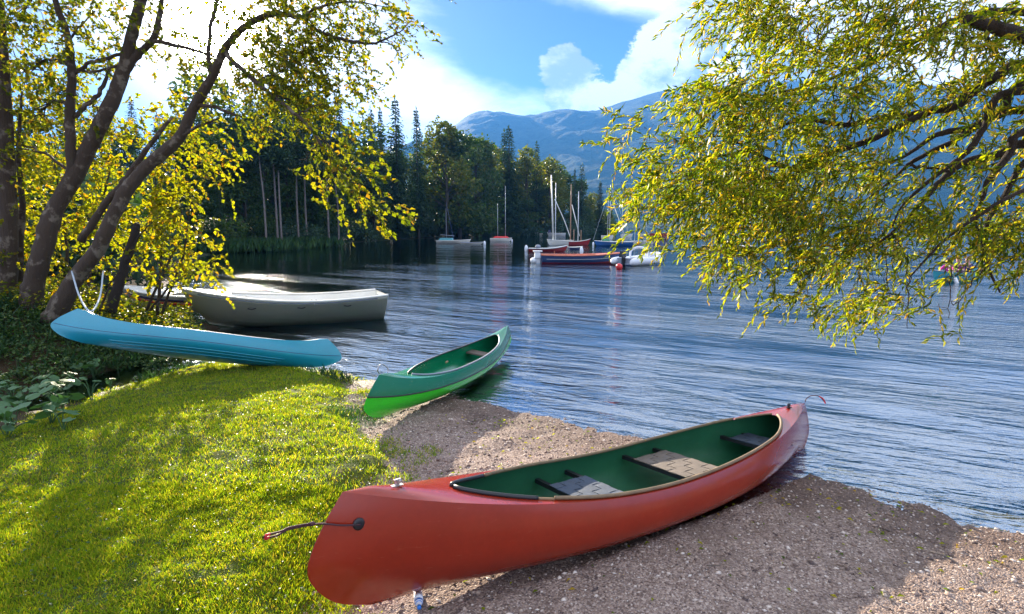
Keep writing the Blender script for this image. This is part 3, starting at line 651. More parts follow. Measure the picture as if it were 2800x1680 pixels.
tB.limb([(222, 660, 10.5, .09), (289, 556, 10.5, .08), (338, 498, 10.5, .075), (385, 430, 10.5, .06), (427, 374, 10.4, .05), (470, 320, 10.5, .03)], 'stem')
tB.limb([(765, 34, 10.2, .05), (823, 49, 10.1, .04), (870, 20, 10, .03), (960, 5, 9.9, .018), (1060, 20, 9.8, .008)])
tB.limb([(823, 49, 10.1, .04), (870, 85, 10.0, .038), (934, 107, 9.9, .035), (985, 117, 9.8, .03), (1023, 118, 9.8, .026), (1060, 105, 9.8, .02), (1099, 82, 9.8, .012), (1130, 50, 9.8, .006)])
tB.limb([(1023, 118, 9.8, .015), (1062, 118, 9.75, .012), (1085, 140, 9.7, .010), (1098, 158, 9.7, .008), (1120, 145, 9.7, .005)])
tB.limb([(612, 140, 10.4, .06), (660, 190, 10.0, .05), (720, 240, 9.6, .045), (780, 290, 9.3, .038), (845, 347, 9.1, .03), (880, 400, 9.0, .022), (930, 470, 8.9, .015), (985, 560, 8.8, .007)])
tB.limb([(534, 289, 10.4, .05), (580, 290, 10.3, .04), (650, 318, 10.2, .03), (720, 322, 10.1, .015)])
tB.limb([(489, 378, 10.4, .04), (545, 345, 10.2, .03), (600, 325, 10.1, .015)])
tB.limb([(578, 214, 10.4, .05), (570, 100, 10.5, .045), (600, -20, 10.6, .04), (640, -180, 10.6, .02)])
tB.blobs([(720, 130, 110, 90, 9.8, 11.2, 1.0), (830, 90, 90, 80, 9.6, 10.8, 1.1), (900, 50, 80, 60, 9.6, 10.6, .8), (960, 40, 100, 50, 9.6, 10.4, .7), (1090, 50, 70, 45, 9.7, 10.2, .6), (1150, 85, 45, 30, 9.7, 10, .4), (1040, 90, 60, 30, 9.7, 10, .35), (860, 180, 100, 80, 9.4, 10.6, 1.3), (760, 220, 110, 70, 9.5, 10.6, 1.2),
    (660, 240, 80, 70, 10, 11, .9), (640, 310, 90, 40, 10, 10.6, .8), (940, 210, 80, 50, 9.3, 10.2, .8), (830, 280, 110, 60, 9.2, 10.4, 1.2), (930, 290, 60, 50, 9.1, 9.8, .9), (600, 60, 90, 70, 10.2, 11, .35), (560, 230, 60, 70, 10.4, 11, .8), (980, 130, 60, 50, 9.6, 10.2, .5), (760, 20, 120, 40, 9.8, 11, .8),
    (700, -120, 300, 100, 9.5, 11, .5), (1040, -60, 160, 60, 9.5, 10.6, .5)], .34, 9, .080, .029, 5.6, dir_out(.7, -.3, -.15, .7), .35)
tB.blobs([(880, 370, 60, 40, 8.9, 9.4, .9), (930, 415, 60, 40, 8.8, 9.3, 1.1), (990, 450, 65, 35, 8.8, 9.2, 1.3), (900, 470, 60, 45, 8.8, 9.3, .9), (970, 510, 55, 40, 8.7, 9.1, 1.2), (1000, 570, 50, 35, 8.7, 9.0, 1.2), (1030, 610, 38, 14, 8.7, 9, 1.0), (960, 560, 40, 30, 8.7, 9, .9), (840, 440, 25, 14, 8.9, 9.2, .8), (870, 510, 20, 20, 8.9, 9.2, .4)],
    .28, 8, .095, .038, 2.6, dir_out(.8, -.2, -.35, .5), .5)
tB.finish()
tD = Tree('alder_tree', 'dark upright trunk cut by the left edge of the picture', 'tree', (-9.9, 10.9, 1.0), M['bark'], M['leaf_alder'])
tD.limb([(15, 880, 11, .24), (22, 700, 11, .20), (20, 500, 11, .18), (12, 300, 11, .16), (2, 120, 11, .13), (-10, -60, 11, .1), (-20, -300, 11, .05)], 'trunk', 11)
tD.limb([(55, 880, 11.3, .10), (52, 700, 11.3, .09), (60, 560, 11.3, .07), (50, 400, 11.3, .05), (60, 250, 11.4, .02)], 'stem')
tD.blobs([(-60, 100, 120, 120, 10, 12, .8), (-80, 350, 120, 150, 10, 12, .8), (20, 560, 60, 80, 10.5, 12, .5), (-40, 700, 80, 100, 10, 12, .6)], .36, 9, .09, .034, 3.2, dir_out(.3, -.3, -.1, .8), .35); tD.finish()
s = Tree('broken_trunk', 'short dark broken-topped trunk leaning behind the moored white boats', 'dead tree', (-7.6, 11.3, .8), M['stub'], M['leaf_yellow'])
s.limb([(300, 850, 11.2, .15), (318, 800, 11.2, .12), (342, 720, 11.2, .11), (362, 660, 11.2, .10), (372, 622, 11.2, .095), (376, 612, 11.2, .06)], 'trunk')
s.limb([(356, 680, 11.2, .02), (385, 640, 11.1, .016), (420, 605, 11.0, .012), (440, 590, 11, .006)])
# sunlit shrubs behind the trunks
def shrub(label, base, stems, blobs, leaf='leaf_yellow', dens=4.2, L=.105, sp=.8, group=None):
    t_ = Tree('shrub', label, 'shrub', base, M['bark'], M[leaf], group)
    for st in stems: t_.limb(st, 'stem', 6)
    t_.blobs(blobs, .36, 8, L, L * .40, dens, dir_out(.4, -.2, 0, sp), .35); return t_.finish()
shrub('tall yellow-green shrub filling the gap behind the forked trunk', (-8.8, 13.2, .9), [[(190, 850, 13, .05), (180, 650, 13, .04), (150, 450, 13, .02)], [(230, 850, 13, .05), (260, 650, 13, .04), (300, 470, 13, .02)]],
    [(60, 480, 90, 90, 12, 14, 1), (150, 380, 80, 80, 12, 14, 1), (110, 620, 110, 90, 12, 14, 1), (280, 480, 80, 80, 12, 14, 1), (240, 620, 110, 90, 12, 14, 1.1), (330, 360, 80, 70, 12, 14, .9), (140, 740, 120, 60, 12, 14, .8), (230, 250, 90, 80, 12.5, 14, .7), (320, 600, 60, 80, 12, 13.5, .8)])
shrub('bright yellow shrub between the leaning trunk and the open water', (-6.9, 12.6, .75), [[(430, 860, 12.4, .045), (440, 700, 12.4, .035), (430, 540, 12.4, .02)], [(440, 860, 12.4, .04), (500, 700, 12.3, .03), (520, 560, 12.3, .012)]],
    [(400, 470, 70, 60, 11.5, 13, 1), (470, 440, 80, 70, 11.5, 13, 1), (530, 390, 70, 60, 11.3, 12.5, .9), (420, 340, 80, 60, 11.5, 13, .8), (610, 432, 45, 14, 11.6, 12, .8), (560, 440, 50, 30, 11.6, 12.2, .7), (490, 320, 70, 60, 11.5, 13, .7), (390, 560, 60, 60, 11.5, 13, .9)])
shrub('green-yellow shrub with reddish leaf tips leaning over the moored white boats', (-6.6, 12.0, .7), [[(400, 850, 12, .04), (450, 740, 12, .03), (500, 640, 12, .015)], [(410, 850, 12, .035), (480, 770, 11.9, .025), (570, 730, 11.8, .01)]],
    [(470, 590, 80, 60, 11.4, 12.6, 1.1), (520, 540, 60, 40, 11.4, 12.4, .9), (500, 660, 75, 55, 11.3, 12.6, 1.1), (440, 700, 60, 60, 11.3, 12.6, .9), (540, 720, 50, 30, 11.3, 12.2, 1.0), (590, 762, 32, 16, 11.4, 12, .9), (570, 620, 22, 30, 11.5, 12, .7), (490, 750, 60, 24, 11.3, 12.2, .7), (400, 620, 60, 60, 11.5, 12.8, .8)])
shrub('low leafy shrub at the foot of the leaning trunks above the blue canoe', (-7.6, 11.2, .85), [[(270, 860, 11.2, .03), (300, 780, 11.2, .02), (330, 740, 11.1, .01)]],
    [(250, 780, 60, 50, 10.6, 11.6, .8), (310, 790, 50, 45, 10.6, 11.6, .7), (200, 720, 50, 50, 11, 12, .7)], 'leaf_alder', 3.2, .085)
shrub('dim shrub behind the dark trunks at the left edge', (-10.5, 13, 1.0), [[(40, 850, 13.5, .05), (40, 650, 13.5, .04), (20, 500, 13.5, .02)]],
    [(0, 620, 110, 120, 12.5, 14, .8), (-120, 500, 150, 200, 12.5, 14, .7), (40, 780, 110, 70, 12.5, 14, .8), (-40, 300, 130, 120, 12.5, 14, .8), (60, 330, 90, 90, 13, 14.5, .9)], 'leaf_yellow', 3.2)

# ------------------------------------------------------------------ willow overhanging from the right
tw = Tree('willow_tree', 'yellow-green willow reaching in from the right over the water', 'willow', (7.6, 6.6, .15), M['bark_willow'], M['leaf_willow'])
tw.limbw(np.array([(7.7, 6.7, -.3), (7.6, 6.5, .6), (7.45, 6.35, 1.6), (7.4, 6.2, 2.6), (7.4, 6.2, 3.6), (7.35, 6.4, 5.0), (7.0, 6.9, 6.8), (6.6, 7.2, 8.2)]), [.52, .42, .38, .35, .28, .2, .12, .04], 'trunk', 14)
tw.limbw(np.array([(7.4, 6.2, 2.8), (8.2, 6.4, 3.4), (9.2, 6.9, 3.6), (10.3, 7.2, 3.2)]), [.2, .14, .08, .03], 'branch')
tw.limbw(np.array([(7.35, 6.3, 4.2), (8.0, 5.9, 5.2), (8.8, 5.8, 6.0), (9.6, 5.6, 6.3)]), [.18, .12, .07, .03], 'branch')
for i, l in enumerate([
    [(3300, 100, 6.2, .14), (2950, 120, 5.6, .10), (2800, 97, 5.3, .085), (2700, 68, 5.2, .07), (2646, 52, 5.1, .055)],
    [(3250, 560, 6.1, .16), (2980, 300, 6.0, .11), (2800, 182, 6.0, .075), (2731, 206, 6.0, .07), (2670, 243, 6.0, .065), (2610, 291, 6.0, .06), (2549, 303, 6.0, .052), (2458, 346, 6.0, .045), (2367, 388, 6.0, .042), (2276, 418, 6.0, .036), (2185, 464, 6.0, .033), (2112, 443, 5.95, .03), (2052, 415, 5.9, .022), (1985, 424, 5.9, .015), (1900, 440, 5.9, .008)],
    [(3250, 620, 6.1, .13), (2950, 420, 5.9, .08), (2800, 394, 5.8, .06), (2731, 424, 5.8, .055), (2658, 437, 5.8, .05), (2597, 473, 5.8, .042), (2537, 534, 5.7, .034), (2476, 606, 5.7, .026), (2416, 655, 5.7, .018), (2360, 690, 5.7, .01)],
    [(3250, 640, 6.1, .12), (2900, 430, 5.7, .05), (2800, 449, 5.6, .038), (2749, 534, 5.6, .034), (2700, 606, 5.6, .03), (2690, 680, 5.6, .026), (2705, 740, 5.6, .02), (2735, 800, 5.6, .010)],
    [(3250, 620, 6.1, .10), (2950, 500, 5.4, .04), (2800, 521, 5.2, .024), (2670, 594, 5.2, .02), (2579, 661, 5.2, .016), (2488, 758, 5.2, .009)],
    [(2549, 303, 6.0, .045), (2480, 315, 6.1, .04), (2391, 327, 6.1, .034), (2306, 342, 6.2, .034), (2215, 327, 6.2, .03), (2160, 335, 6.2, .024), (2124, 352, 6.2, .018), (2040, 364, 6.2, .01)],
    [(3200, 200, 6.3, .10), (2900, 60, 6.3, .06), (2740, 30, 6.4, .05), (2597, 61, 6.4, .042), (2488, 121, 6.4, .036), (2367, 176, 6.4, .028), (2246, 224, 6.4, .022), (2124, 255, 6.4, .016), (2021, 267, 6.4, .009)],
    [(2185, 464, 6.0, .02), (2160, 510, 6.0, .018), (2115, 570, 6.0, .012), (2122, 640, 6.0, .006)],
    [(2052, 415, 5.9, .016), (2010, 385, 5.9, .013), (1960, 372, 5.9, .01), (1900, 376, 5.9, .007), (1800, 385, 5.9, .004)],
    [(2800, 300, 6.3, .06), (2700, 330, 6.3, .05), (2600, 390, 6.3, .04), (2500, 440, 6.3, .03), (2430, 500, 6.3, .02), (2350, 560, 6.3, .01)],
    [(2760, 250, 5.6, .05), (2690, 350, 5.6, .042), (2640, 420, 5.6, .034), (2560, 480, 5.6, .026), (2470, 560, 5.6, .014), (2440, 620, 5.6, .008)],
    [(2800, 360, 5.5, .05), (2760, 420, 5.5, .045), (2700, 500, 5.5, .035), (2680, 560, 5.5, .02), (2620, 640, 5.5, .01)],
    [(2800, 230, 5.9, .06), (2740, 300, 5.9, .05), (2650, 350, 5.9, .045), (2560, 370, 5.9, .035), (2470, 430, 5.9, .02), (2380, 460, 5.9, .01)],
    [(2597, 473, 5.8, .022), (2560, 460, 5.8, .02), (2505, 455, 5.7, .018), (2480, 450, 5.7, .014)],
    [(2670, 594, 5.2, .012), (2675, 640, 5.2, .01), (2700, 700, 5.2, .006)],
    [(1860, 560, 5.9, .004), (1830, 600, 5.9, .006), (1790, 640, 5.9, .004)],
    [(2488, 758, 5.2, .008), (2485, 830, 5.2, .006), (2480, 900, 5.2, .003)], [(2600, 740, 5.2, .006), (2598, 800, 5.2, .005), (2592, 870, 5.2, .003)]]):
    if 2740 < l[0][0] < 2820 and l[0][3] > .04: l = [(3270, 420, 6.25, l[0][3] * 1.9), (3040, l[0][1] * .7 + 110, (6.25 + l[0][2]) / 2, l[0][3] * 1.4)] + l
    tw.limb(l, 'branch', 8, 5, .01)
WB = [(2080, 60, 130, 90, .8), (2250, 110, 150, 110, .85), (2450, 90, 170, 100, .7), (2680, 120, 150, 120, .85), (2050, 230, 100, 90, .8), (1960, 320, 80, 80, 1), (2150, 320, 150, 90, 1.0), (2350, 280, 160, 90, .7), (2600, 270, 160, 90, .6), (1975, 30, 40, 50, .6),
    (1810, 395, 90, 35, .6), (1700, 412, 38, 22, .8), (1740, 370, 40, 30, .5), (1760, 530, 55, 40, 1.5), (1800, 470, 60, 40, .8), (1900, 470, 100, 80, 1.2), (2060, 490, 130, 90, 1.2), (2250, 480, 140, 100, .9), (2450, 460, 130, 90, .4), (2680, 470, 120, 110, .35),
    (1860, 590, 60, 40, .8), (1990, 600, 110, 80, 1.2), (2150, 620, 130, 80, 1.2), (2330, 620, 140, 80, .9), (2520, 620, 120, 80, .7), (2720, 620, 90, 80, 1.1), (1790, 635, 40, 20, .7), (1830, 695, 50, 28, .8), (1960, 700, 80, 40, 1.1), (2080, 740, 80, 40, 1.0), (2250, 760, 110, 60, 1.0),
    (2200, 850, 60, 28, 1.0), (2330, 880, 110, 32, 1.3), (2440, 860, 50, 35, .9), (2500, 720, 80, 30, .45), (2600, 770, 32, 24, .6), (2590, 830, 18, 40, .8), (2590, 725, 45, 20, .5), (2770, 700, 50, 50, 1.0), (2400, 740, 70, 40, .7), (2600, 890, 30, 8, .6), (2480, 900, 14, 20, .5), (2690, 760, 30, 30, .5), (2740, 800, 12, 14, .6),
    (2400, -120, 460, 130, .5), (2950, 250, 150, 300, .5), (2950, 600, 150, 150, .5), (3120, 0, 260, 220, .35), (3280, 420, 220, 260, .35), (3560, 150, 260, 380, .3), (3350, -380, 520, 230, .3)]
tw.blobs([(u, v - 22 - max(0, v - 600) * .12, a * .9, b * .88, 5.0, 6.9, k) for u, v, a, b, k in WB], .26, 15, .074, .0056, 7.6, dir_out(-.6, -.1, -.15, .6), .42, .75, 1500, .0022)
tw.finish()

# ------------------------------------------------------------------ canoes
EV = [0, .1, .25, .42, .6, .8, 1]; EO = [.50, .24, .08, 0, .04, .14, .27]
def c_sec(v, vm=.62, th=.07):
    if v < vm: return math.sqrt(max(0, 1 - (1 - v / vm) ** 2.3))
    return 1 - th * ((v - vm) / (1 - vm)) ** 2
class Canoe:
    def __init__(s, L, B, hs, he, es, k, he2=None, es2=None, pa=2.1): s.pa = pa; s.L, s.B, s.hs, s.he, s.es, s.k, s.he2, s.es2 = L, B, hs, he, es, k, he2 or he, es2 or es
    def p(s, u, v, side, off=0):
        a = abs(u); w_ = s.B * max(0, 1 - a ** s.pa) ** (1.0 + .45 * (1 - v)) * c_sec(v)
        he = s.he if u < 0 else s.he2; x = u * (s.L / 2 - (s.es if u < 0 else s.es2) * float(np.interp(v, s._v, s._e))); kz = .05 * a ** 3; sz = s.hs + (he - s.hs) * a ** s.k
        return (x, side * max(0, w_ - off), kz + (sz - kz) * v + (off * (1 - v)))
    _v = np.linspace(0, 1, 41); _e = None
_c = catmull([(a, b, 0) for a, b in zip(EV, EO)], 8); Canoe._e = np.interp(Canoe._v, _c[:, 0], _c[:, 1])
def make_canoe(name, label, pose, dims, hull_m, deck_m, inner_m, ua, ub, split=None):
    c = Canoe(*dims); r = empty(name); tag(r, label, 'canoe')
    from mathutils import Matrix
    o, yaw, pi_, ro = pose
    r.matrix_world = Matrix.Translation(o) @ Matrix.Rotation(yaw, 4, 'Z') @ Matrix.Rotation(-pi_, 4, 'Y') @ Matrix.Rotation(ro, 4, 'X')
    U = [math.copysign(1 - (1 - abs(t)) ** 1.7, t) for t in np.linspace(-1, 1, 91)]; Vs = np.linspace(0, 1, 27)
    mats = [hull_m] if not split else [hull_m, split[1]]
    mb = MB()
    for sd_ in (-1, 1):
        V = [c.p(u, v, sd_) for v in Vs for u in U]; n = len(U); F = []; fm = []
        for j in range(len(Vs) - 1):
            for i in range(n - 1):
                q = (j * n + i, j * n + i + 1, (j + 1) * n + i + 1, (j + 1) * n + i); F.append(q if sd_ < 0 else q[::-1]); fm.append(1 if split and Vs[j] + .02 < split[0] else 0)
        b = len(mb.v); mb.v += V; mb.f += [tuple(k + b for k in f) for f in F]; mb.m += fm
    h = mb.build('hull', mats, r, True)
    wmod = h.modifiers.new('weld', 'WELD'); wmod.merge_threshold = .0008
    # inner shell
    mb = MB(); Ui = [u for u in U if abs(u) < .93]
    for sd_ in (-1, 1):
        V = [c.p(u, v, sd_, .012) for v in Vs for u in Ui]; V = [(x, y, z - (.004 if z > .1 else 0)) for x, y, z in V]; n = len(Ui)
        mb.add(V, [(j * n + i, j * n + i + 1, (j + 1) * n + i + 1, (j + 1) * n + i) for j in range(len(Vs) - 1) for i in range(n - 1)])
    mb.build('interior', inner_m, r, True)
    # deck with the cockpit opening
    def opening(u):
        if u <= ua or u >= ub: return 0
        t_ = (u - ua) / (ub - ua); e = min(1, t_ / .30); f = min(1, (1 - t_) / .16)
        k = math.sqrt(1 - (1 - e) ** 2.0) * math.sqrt(1 - (1 - f) ** 2.2); return max(0, (abs(c.p(u, 1, 1)[1]) - .030)) * k
    Ud = sorted(set([round(u, 5) for u in U] + [ua, ub] + [ua + (ub - ua) * q for q in (.004, .012, .025, .05, .975, .988, .996)]))
    def deckz(u, y):
        x, w_, z = c.p(u, 1, 1); end = min(1, max(0, (abs(u) - .55) / .3)); return z + .035 * end * (1 - (y / max(w_, 1e-4)) ** 2) * (1 - max(0, (abs(u) - .93) / .07))
    for nm, test in (('bow_deck', lambda u: u < (ua + ub) / 2), ('stern_deck', lambda u: u >= (ua + ub) / 2 - .03)):
        mb = MB()
        for sd_ in (-1, 1):
            Uu = [u for u in Ud if test(u)]; K = 7
            V = []
            for u in Uu:
                x, w_, z = c.p(u, 1, 1); o_ = opening(u)
                for k in range(K + 1):
                    y = w_ + (o_ - w_) * k / K; V.append((x, sd_ * y, deckz(u, y)))
            F = [(i * (K + 1) + k, (i + 1) * (K + 1) + k, (i + 1) * (K + 1) + k + 1, i * (K + 1) + k + 1) for i in range(len(Uu) - 1) for k in range(K)]
            if sd_ > 0: F = [f[::-1] for f in F]
            mb.add(V, F)
        dk = mb.build(nm, deck_m, r, True); wmod = dk.modifiers.new('weld', 'WELD'); wmod.merge_threshold = .0008
    c.opening = opening; c.deckz = deckz; c.root = r
    return c
def rim(c, u0, u1, side, dz=.012, r=.013, n=30, m=None, name='rim', flat=1.0, out=0):
    P = []
    for u in np.linspace(u0, u1, n):
        y = c.opening(u); P.append((c.p(u, 1, 1)[0], side * (y + out), c.deckz(u, y) + dz))
    V, F = tube(P, r, 8); return mesh(name, V, F, m, c.root, True)

# red canoe
red = make_canoe('red_canoe', 'large red canoe with green inside lying on the gravel in the foreground', ((1.106, 4.514, .078), .628, -.059, -.056), (5.558, .50, .434, .775, .741, 1.755, .634, .45, 2.364), M['red'], M['red'], M['inner_green'], -.72, .765)
for sd_ in (-1, 1):
    rim(red, -.719, -.53 if sd_ < 0 else -.57, sd_, .010, .016, 22, M['black'], 'rubber_edging')
    rim(red, -.485 if sd_ < 0 else -.56, .63 if sd_ > 0 else .761, sd_, .014, .014, 60, M['wood_trim'], 'gunwale_trim')
rim(red, .64, .763, 1, .008, .010, 20, M['wood_trim'], 'gunwale_trim')
rim(red, -.53, -.487, -1, .006, .010, 6, M['tape_gold'], 'gunwale_trim')
def seat(c, x0, x1, z, ya, yb, frame_m, tapes, nx_, ny_, gold=None, frame_h=.035):
    uu = lambda x: x / (c.L / 2); e = bpy.data.objects.new('seat', None); e.empty_display_size = .1; link(e, c.root)
    mb = MB()
    for x in (x0, x1):
        k_ = .05 * abs(uu(x)) ** 3; wy = abs(c.p(uu(x), min(.95, (z - k_) / (c.p(uu(x), 1, 1)[2] - k_)), 1)[1]) - .012; mb = MB(); mb.add(*box((x, 0, z), (.038, 2 * wy, frame_h))); mb.build('seat_rail', frame_m, e)
    dxs = (x1 - x0 + .05) / nx_; dys = (yb - ya) / ny_
    for i in range(nx_):
        x = x0 - .025 + dxs * (i + .5); P = []
        for k in range(ny_ * 2 + 1):
            y = ya + (yb - ya) * k / (ny_ * 2); P.append((y, z + frame_h / 2 + .005 + (.0035 if (i + k // 2) % 2 else -.0005)))
        V = []; hw = dxs * .47
        for y, zz in P: V += [(x - hw, y, zz), (x + hw, y, zz), (x + hw, y, zz - .004), (x - hw, y, zz - .004)]
        F = [(4 * k + a, 4 * k + (a + 1) % 4, 4 * k + 4 + (a + 1) % 4, 4 * k + 4 + a) for k in range(len(P) - 1) for a in range(4)] + [(3, 2, 1, 0), tuple(4 * (len(P) - 1) + a for a in range(4))]
        mesh('webbing_strap', V, F, tapes, e)
    for j in range(ny_):
        y = ya + dys * (j + .5); V = []; hw = dys * .46; K = nx_ * 2
        for k in range(K + 1):
            x = x0 - .025 + (x1 - x0 + .05) * k / K; zz = z + frame_h / 2 + .005 + (.0035 if (j + k // 2) % 2 == 0 else -.0005)
            V += [(x, y - hw, zz), (x, y + hw, zz), (x, y + hw, zz - .004), (x, y - hw, zz - .004)]
        F = [(4 * k + a, 4 * k + (a + 1) % 4, 4 * k + 4 + (a + 1) % 4, 4 * k + 4 + a) for k in range(K) for a in range(4)] + [(3, 2, 1, 0), tuple(4 * K + a for a in range(4))]
        mesh('webbing_strap', V, F, gold[0] if (gold and j < gold[1]) else tapes, e)
    return e
s1 = seat(red, -.79, -.45, .33, -.40, .27, M['black'], M['tape_blue'], 4, 7); s1['label'] = 'seat woven from blue-grey webbing on black rails'
s2 = seat(red, .27, .68, .33, -.43, .34, M['black'], M['tape_tan'], 4, 8, (M['tape_gold'], 2)); s2['label'] = 'seat woven from greyish tan webbing'
s3 = seat(red, 1.60, 1.88, .34, -.28, .22, M['black'], M['tape_blue'], 3, 6); s3['label'] = 'narrow webbing seat at the far end'
# grommet, cord loop, deck cleat
gp = np.array(red.p(-.935, .79, -1)); mb = MB(); nrm = np.array([-.12, -1, .0])
V, F = lathe([(.012, .010), (.030, .010), (.036, .004), (.036, -.006), (.012, -.006)], 20)
V = [(gp[0] + x, gp[1] - z * 1.0, gp[2] + y) for x, y, z in V]; mesh('grommet', V, F, M['black'], red.root, True)
tip = np.array([-3.0, -.03, gp[2] + .035]); st = np.array(red.p(-1, .79, 0)); st = st + np.array([-.015, -.012, 0])
P = catmull([gp + [0.004, -.012, 0], (gp + st) / 2 + [0, -.012, -.004], st, st + [-.08, 0, .012]], 8); mesh('cord', *tube(P, .0055, 6), M['rope'], red.root, True)
k0 = st + np.array([-.06, 0, .010]); P = catmull([k0, k0 + [-.12, .004, .004], tip + [.06, .012, -.002], tip + [0, .004, .004], tip + [.0, -.012, .024], tip + [.07, -.022, .030], k0 + [-.12, -.012, .020], k0 + [0, -.004, .010]], 8)
mesh('cord_loop', *tube(P, .0055, 6), M['rope'], red.root, True)
mesh('cord_knot', *_ell(k0 + np.array([0, 0, .004]), (.018, .014, .013), 8, 6), M['rope'], red.root, True)
mesh('cord_tip', *tube(catmull([tip + [.02, .010, 0], tip, tip + [.0, -.012, .024], tip + [.02, -.018, .028]], 5), .0075, 6), M['rope_red'], red.root, True)
def cleat(c, u, m=M['metal']):
    x, w_, z = c.p(u, 1, 1); z = c.deckz(u, 0); mb = MB(); mb.add(*box((x, 0, z + .006), (.075, .028, .006))); mb.add(*box((x, 0, z + .022), (.022, .022, .032), .2)); mb.add(*box((x, 0, z + .040), (.05, .016, .010), .2)); mb.add(*_ell((x + .018, 0, z + .03), (.012, .012, .014), 8, 5)); return mb.build('deck_cleat', m, c.root)
cleat(red, -.87); cleat(red, .87, M['black'])
tp = np.array(red.p(1, 1, 0)); P = catmull([tp + [0, 0, .01], tp + [.01, -.01, .05], tp + [.06, -.04, .085], tp + [.13, -.09, .075], tp + [.17, -.13, .02]], 6); mesh('cord', *tube(P, .005, 6), M['rope'], red.root, True)
P = catmull([tp + [.13, -.09, .077], tp + [.16, -.12, .05], tp + [.175, -.14, .0]], 5); mesh('cord_tip', *tube(P, .008, 6), M['rope_red'], red.root, True)

# green canoe
gr = make_canoe('green_canoe', 'green canoe with bright green bottom half in the water', ((-.886, 8.483, .10), 1.207, -.022, .107), (4.719, .345, .402, .634, 1., 3.2), M['green_dark'], M['green_dark'], M['green_dark'], -.66, .76, (.62, M['green_bright']))
for sd_ in (-1, 1):
    P = [np.array(gr.p(u, .62, sd_)) + [0, sd_ * .002, 0] for u in np.linspace(-.995, .995, 60)]; mesh('seam_strip', *tube(P, .009, 6), M['black'], gr.root, True)
    rim(gr, -.655, .755, sd_, .010, .012, 60, M['black'] if sd_ > 0 else M['grey'], 'gunwale_trim')
mb = MB(); mb.add(*box((-1.46, 0, .44), (.05, .19, .014))); mb.build('front_brace', M['wood_trim'], gr.root)
mb = MB(); mb.add(*box((1.0, 0, .29), (.24, .50, .022))); mb.build('seat', M['tape_tan'], gr.root)
tp = np.array(gr.p(-1, 1, 0)) + [.08, 0, -.01]; P = catmull([tp + [.05, -.03, .0], tp + [.06, -.02, .06], tp + [.0, .02, .115], tp + [-.06, .03, .10], tp + [-.07, .03, .04], tp + [-.03, .02, .0]], 6)
mesh('carry_loop', *tube(P, .007, 6), M['metal'], gr.root, True)
mb = MB(); mb.add(*_ell((.18, .25, .27), (.05, .012, .02), 10, 6)); mb.build('foot_rest', M['mast_wood'], gr.root, True)

# blue canoe, tipped so that its bottom shows
bl = make_canoe('blue_canoe', 'blue canoe tipped on its side across the bank above the grass', ((-4.929, 8.807, .425), .245, -.177, -.50), (4.241, .422, .339, .58, 1., 3.2), M['blue'], M['blue'], M['white'], -.72, .72)
for sd_ in (-1, 1):
    P = [np.array(bl.p(u, .50, sd_)) + [0, sd_ * .001, 0] for u in np.linspace(-.99, .99, 60)]; mesh('seam_strip', *tube(P, .0035, 5), M['navy'], bl.root, True)
    rim(bl, -.715, .715, sd_, .008, .011, 50, M['white'], 'gunwale_trim')
for v in (.06, .14, .22):
    P = [np.array(bl.p(u, v, -1)) + [0, -.004, -.004] for u in np.linspace(-.62, .62, 40)]; mesh('keel_runner', *tube(P, .008, 5), M['blue'], bl.root, True)
# pale rope hanging in a V from the trunk to the bow of the blue canoe
pA = D(196, 742, 10.2); pB = D(247, 852, 8.75); pC = D(282, 742, 10.3)
P = catmull([pA, (pA + pB) / 2 + [-.03, 0, -.10], pB, (pB + pC) / 2 + [.03, 0, -.12], pC], 8); tag(mesh('mooring_rope', *tube(P, .014, 6), M['rope_pale'], None, True), 'pale rope hanging in a V between the trunks and the tip of the blue canoe', 'rope')

# ------------------------------------------------------------------ rowing boats and moored craft
class Hull:
    def __init__(s, L, B, hm, hb, hst, rake=.35, tran=.8, depth=.12, lap=0, n=7, full=.38, pw=2.3, dead=.5): s.__dict__.update(locals())
    def p(s, u, v, side, off=0):
        f = s.full
        w_ = s.B * (1 - ((u - f) / (1 - f)) ** s.pw if u > f else 1 - (1 - s.tran) * ((f - u) / f) ** 2)
        sh = s.hm + (s.hb - s.hm) * max(0, (u - .35) / .65) ** 2 + (s.hst - s.hm) * max(0, (.4 - u) / .4) ** 2
        w_ = max(0, w_) * (v ** s.dead) ** (1 + .5 * max(0, u - .5)); kz = -s.depth + (.10 + s.depth * .5) * max(0, (u - .6) / .4) ** 2
        x = s.L * (u - .5) - s.rake * (1 - v) ** 1.3 * max(0, (u - .55) / .45) ** 1.5 + .06 * (1 - v) * (1 - min(1, u * 3)) * 1
        return (x, side * max(0, w_ - off), kz + (sh - kz) * v + off * (1 - v))
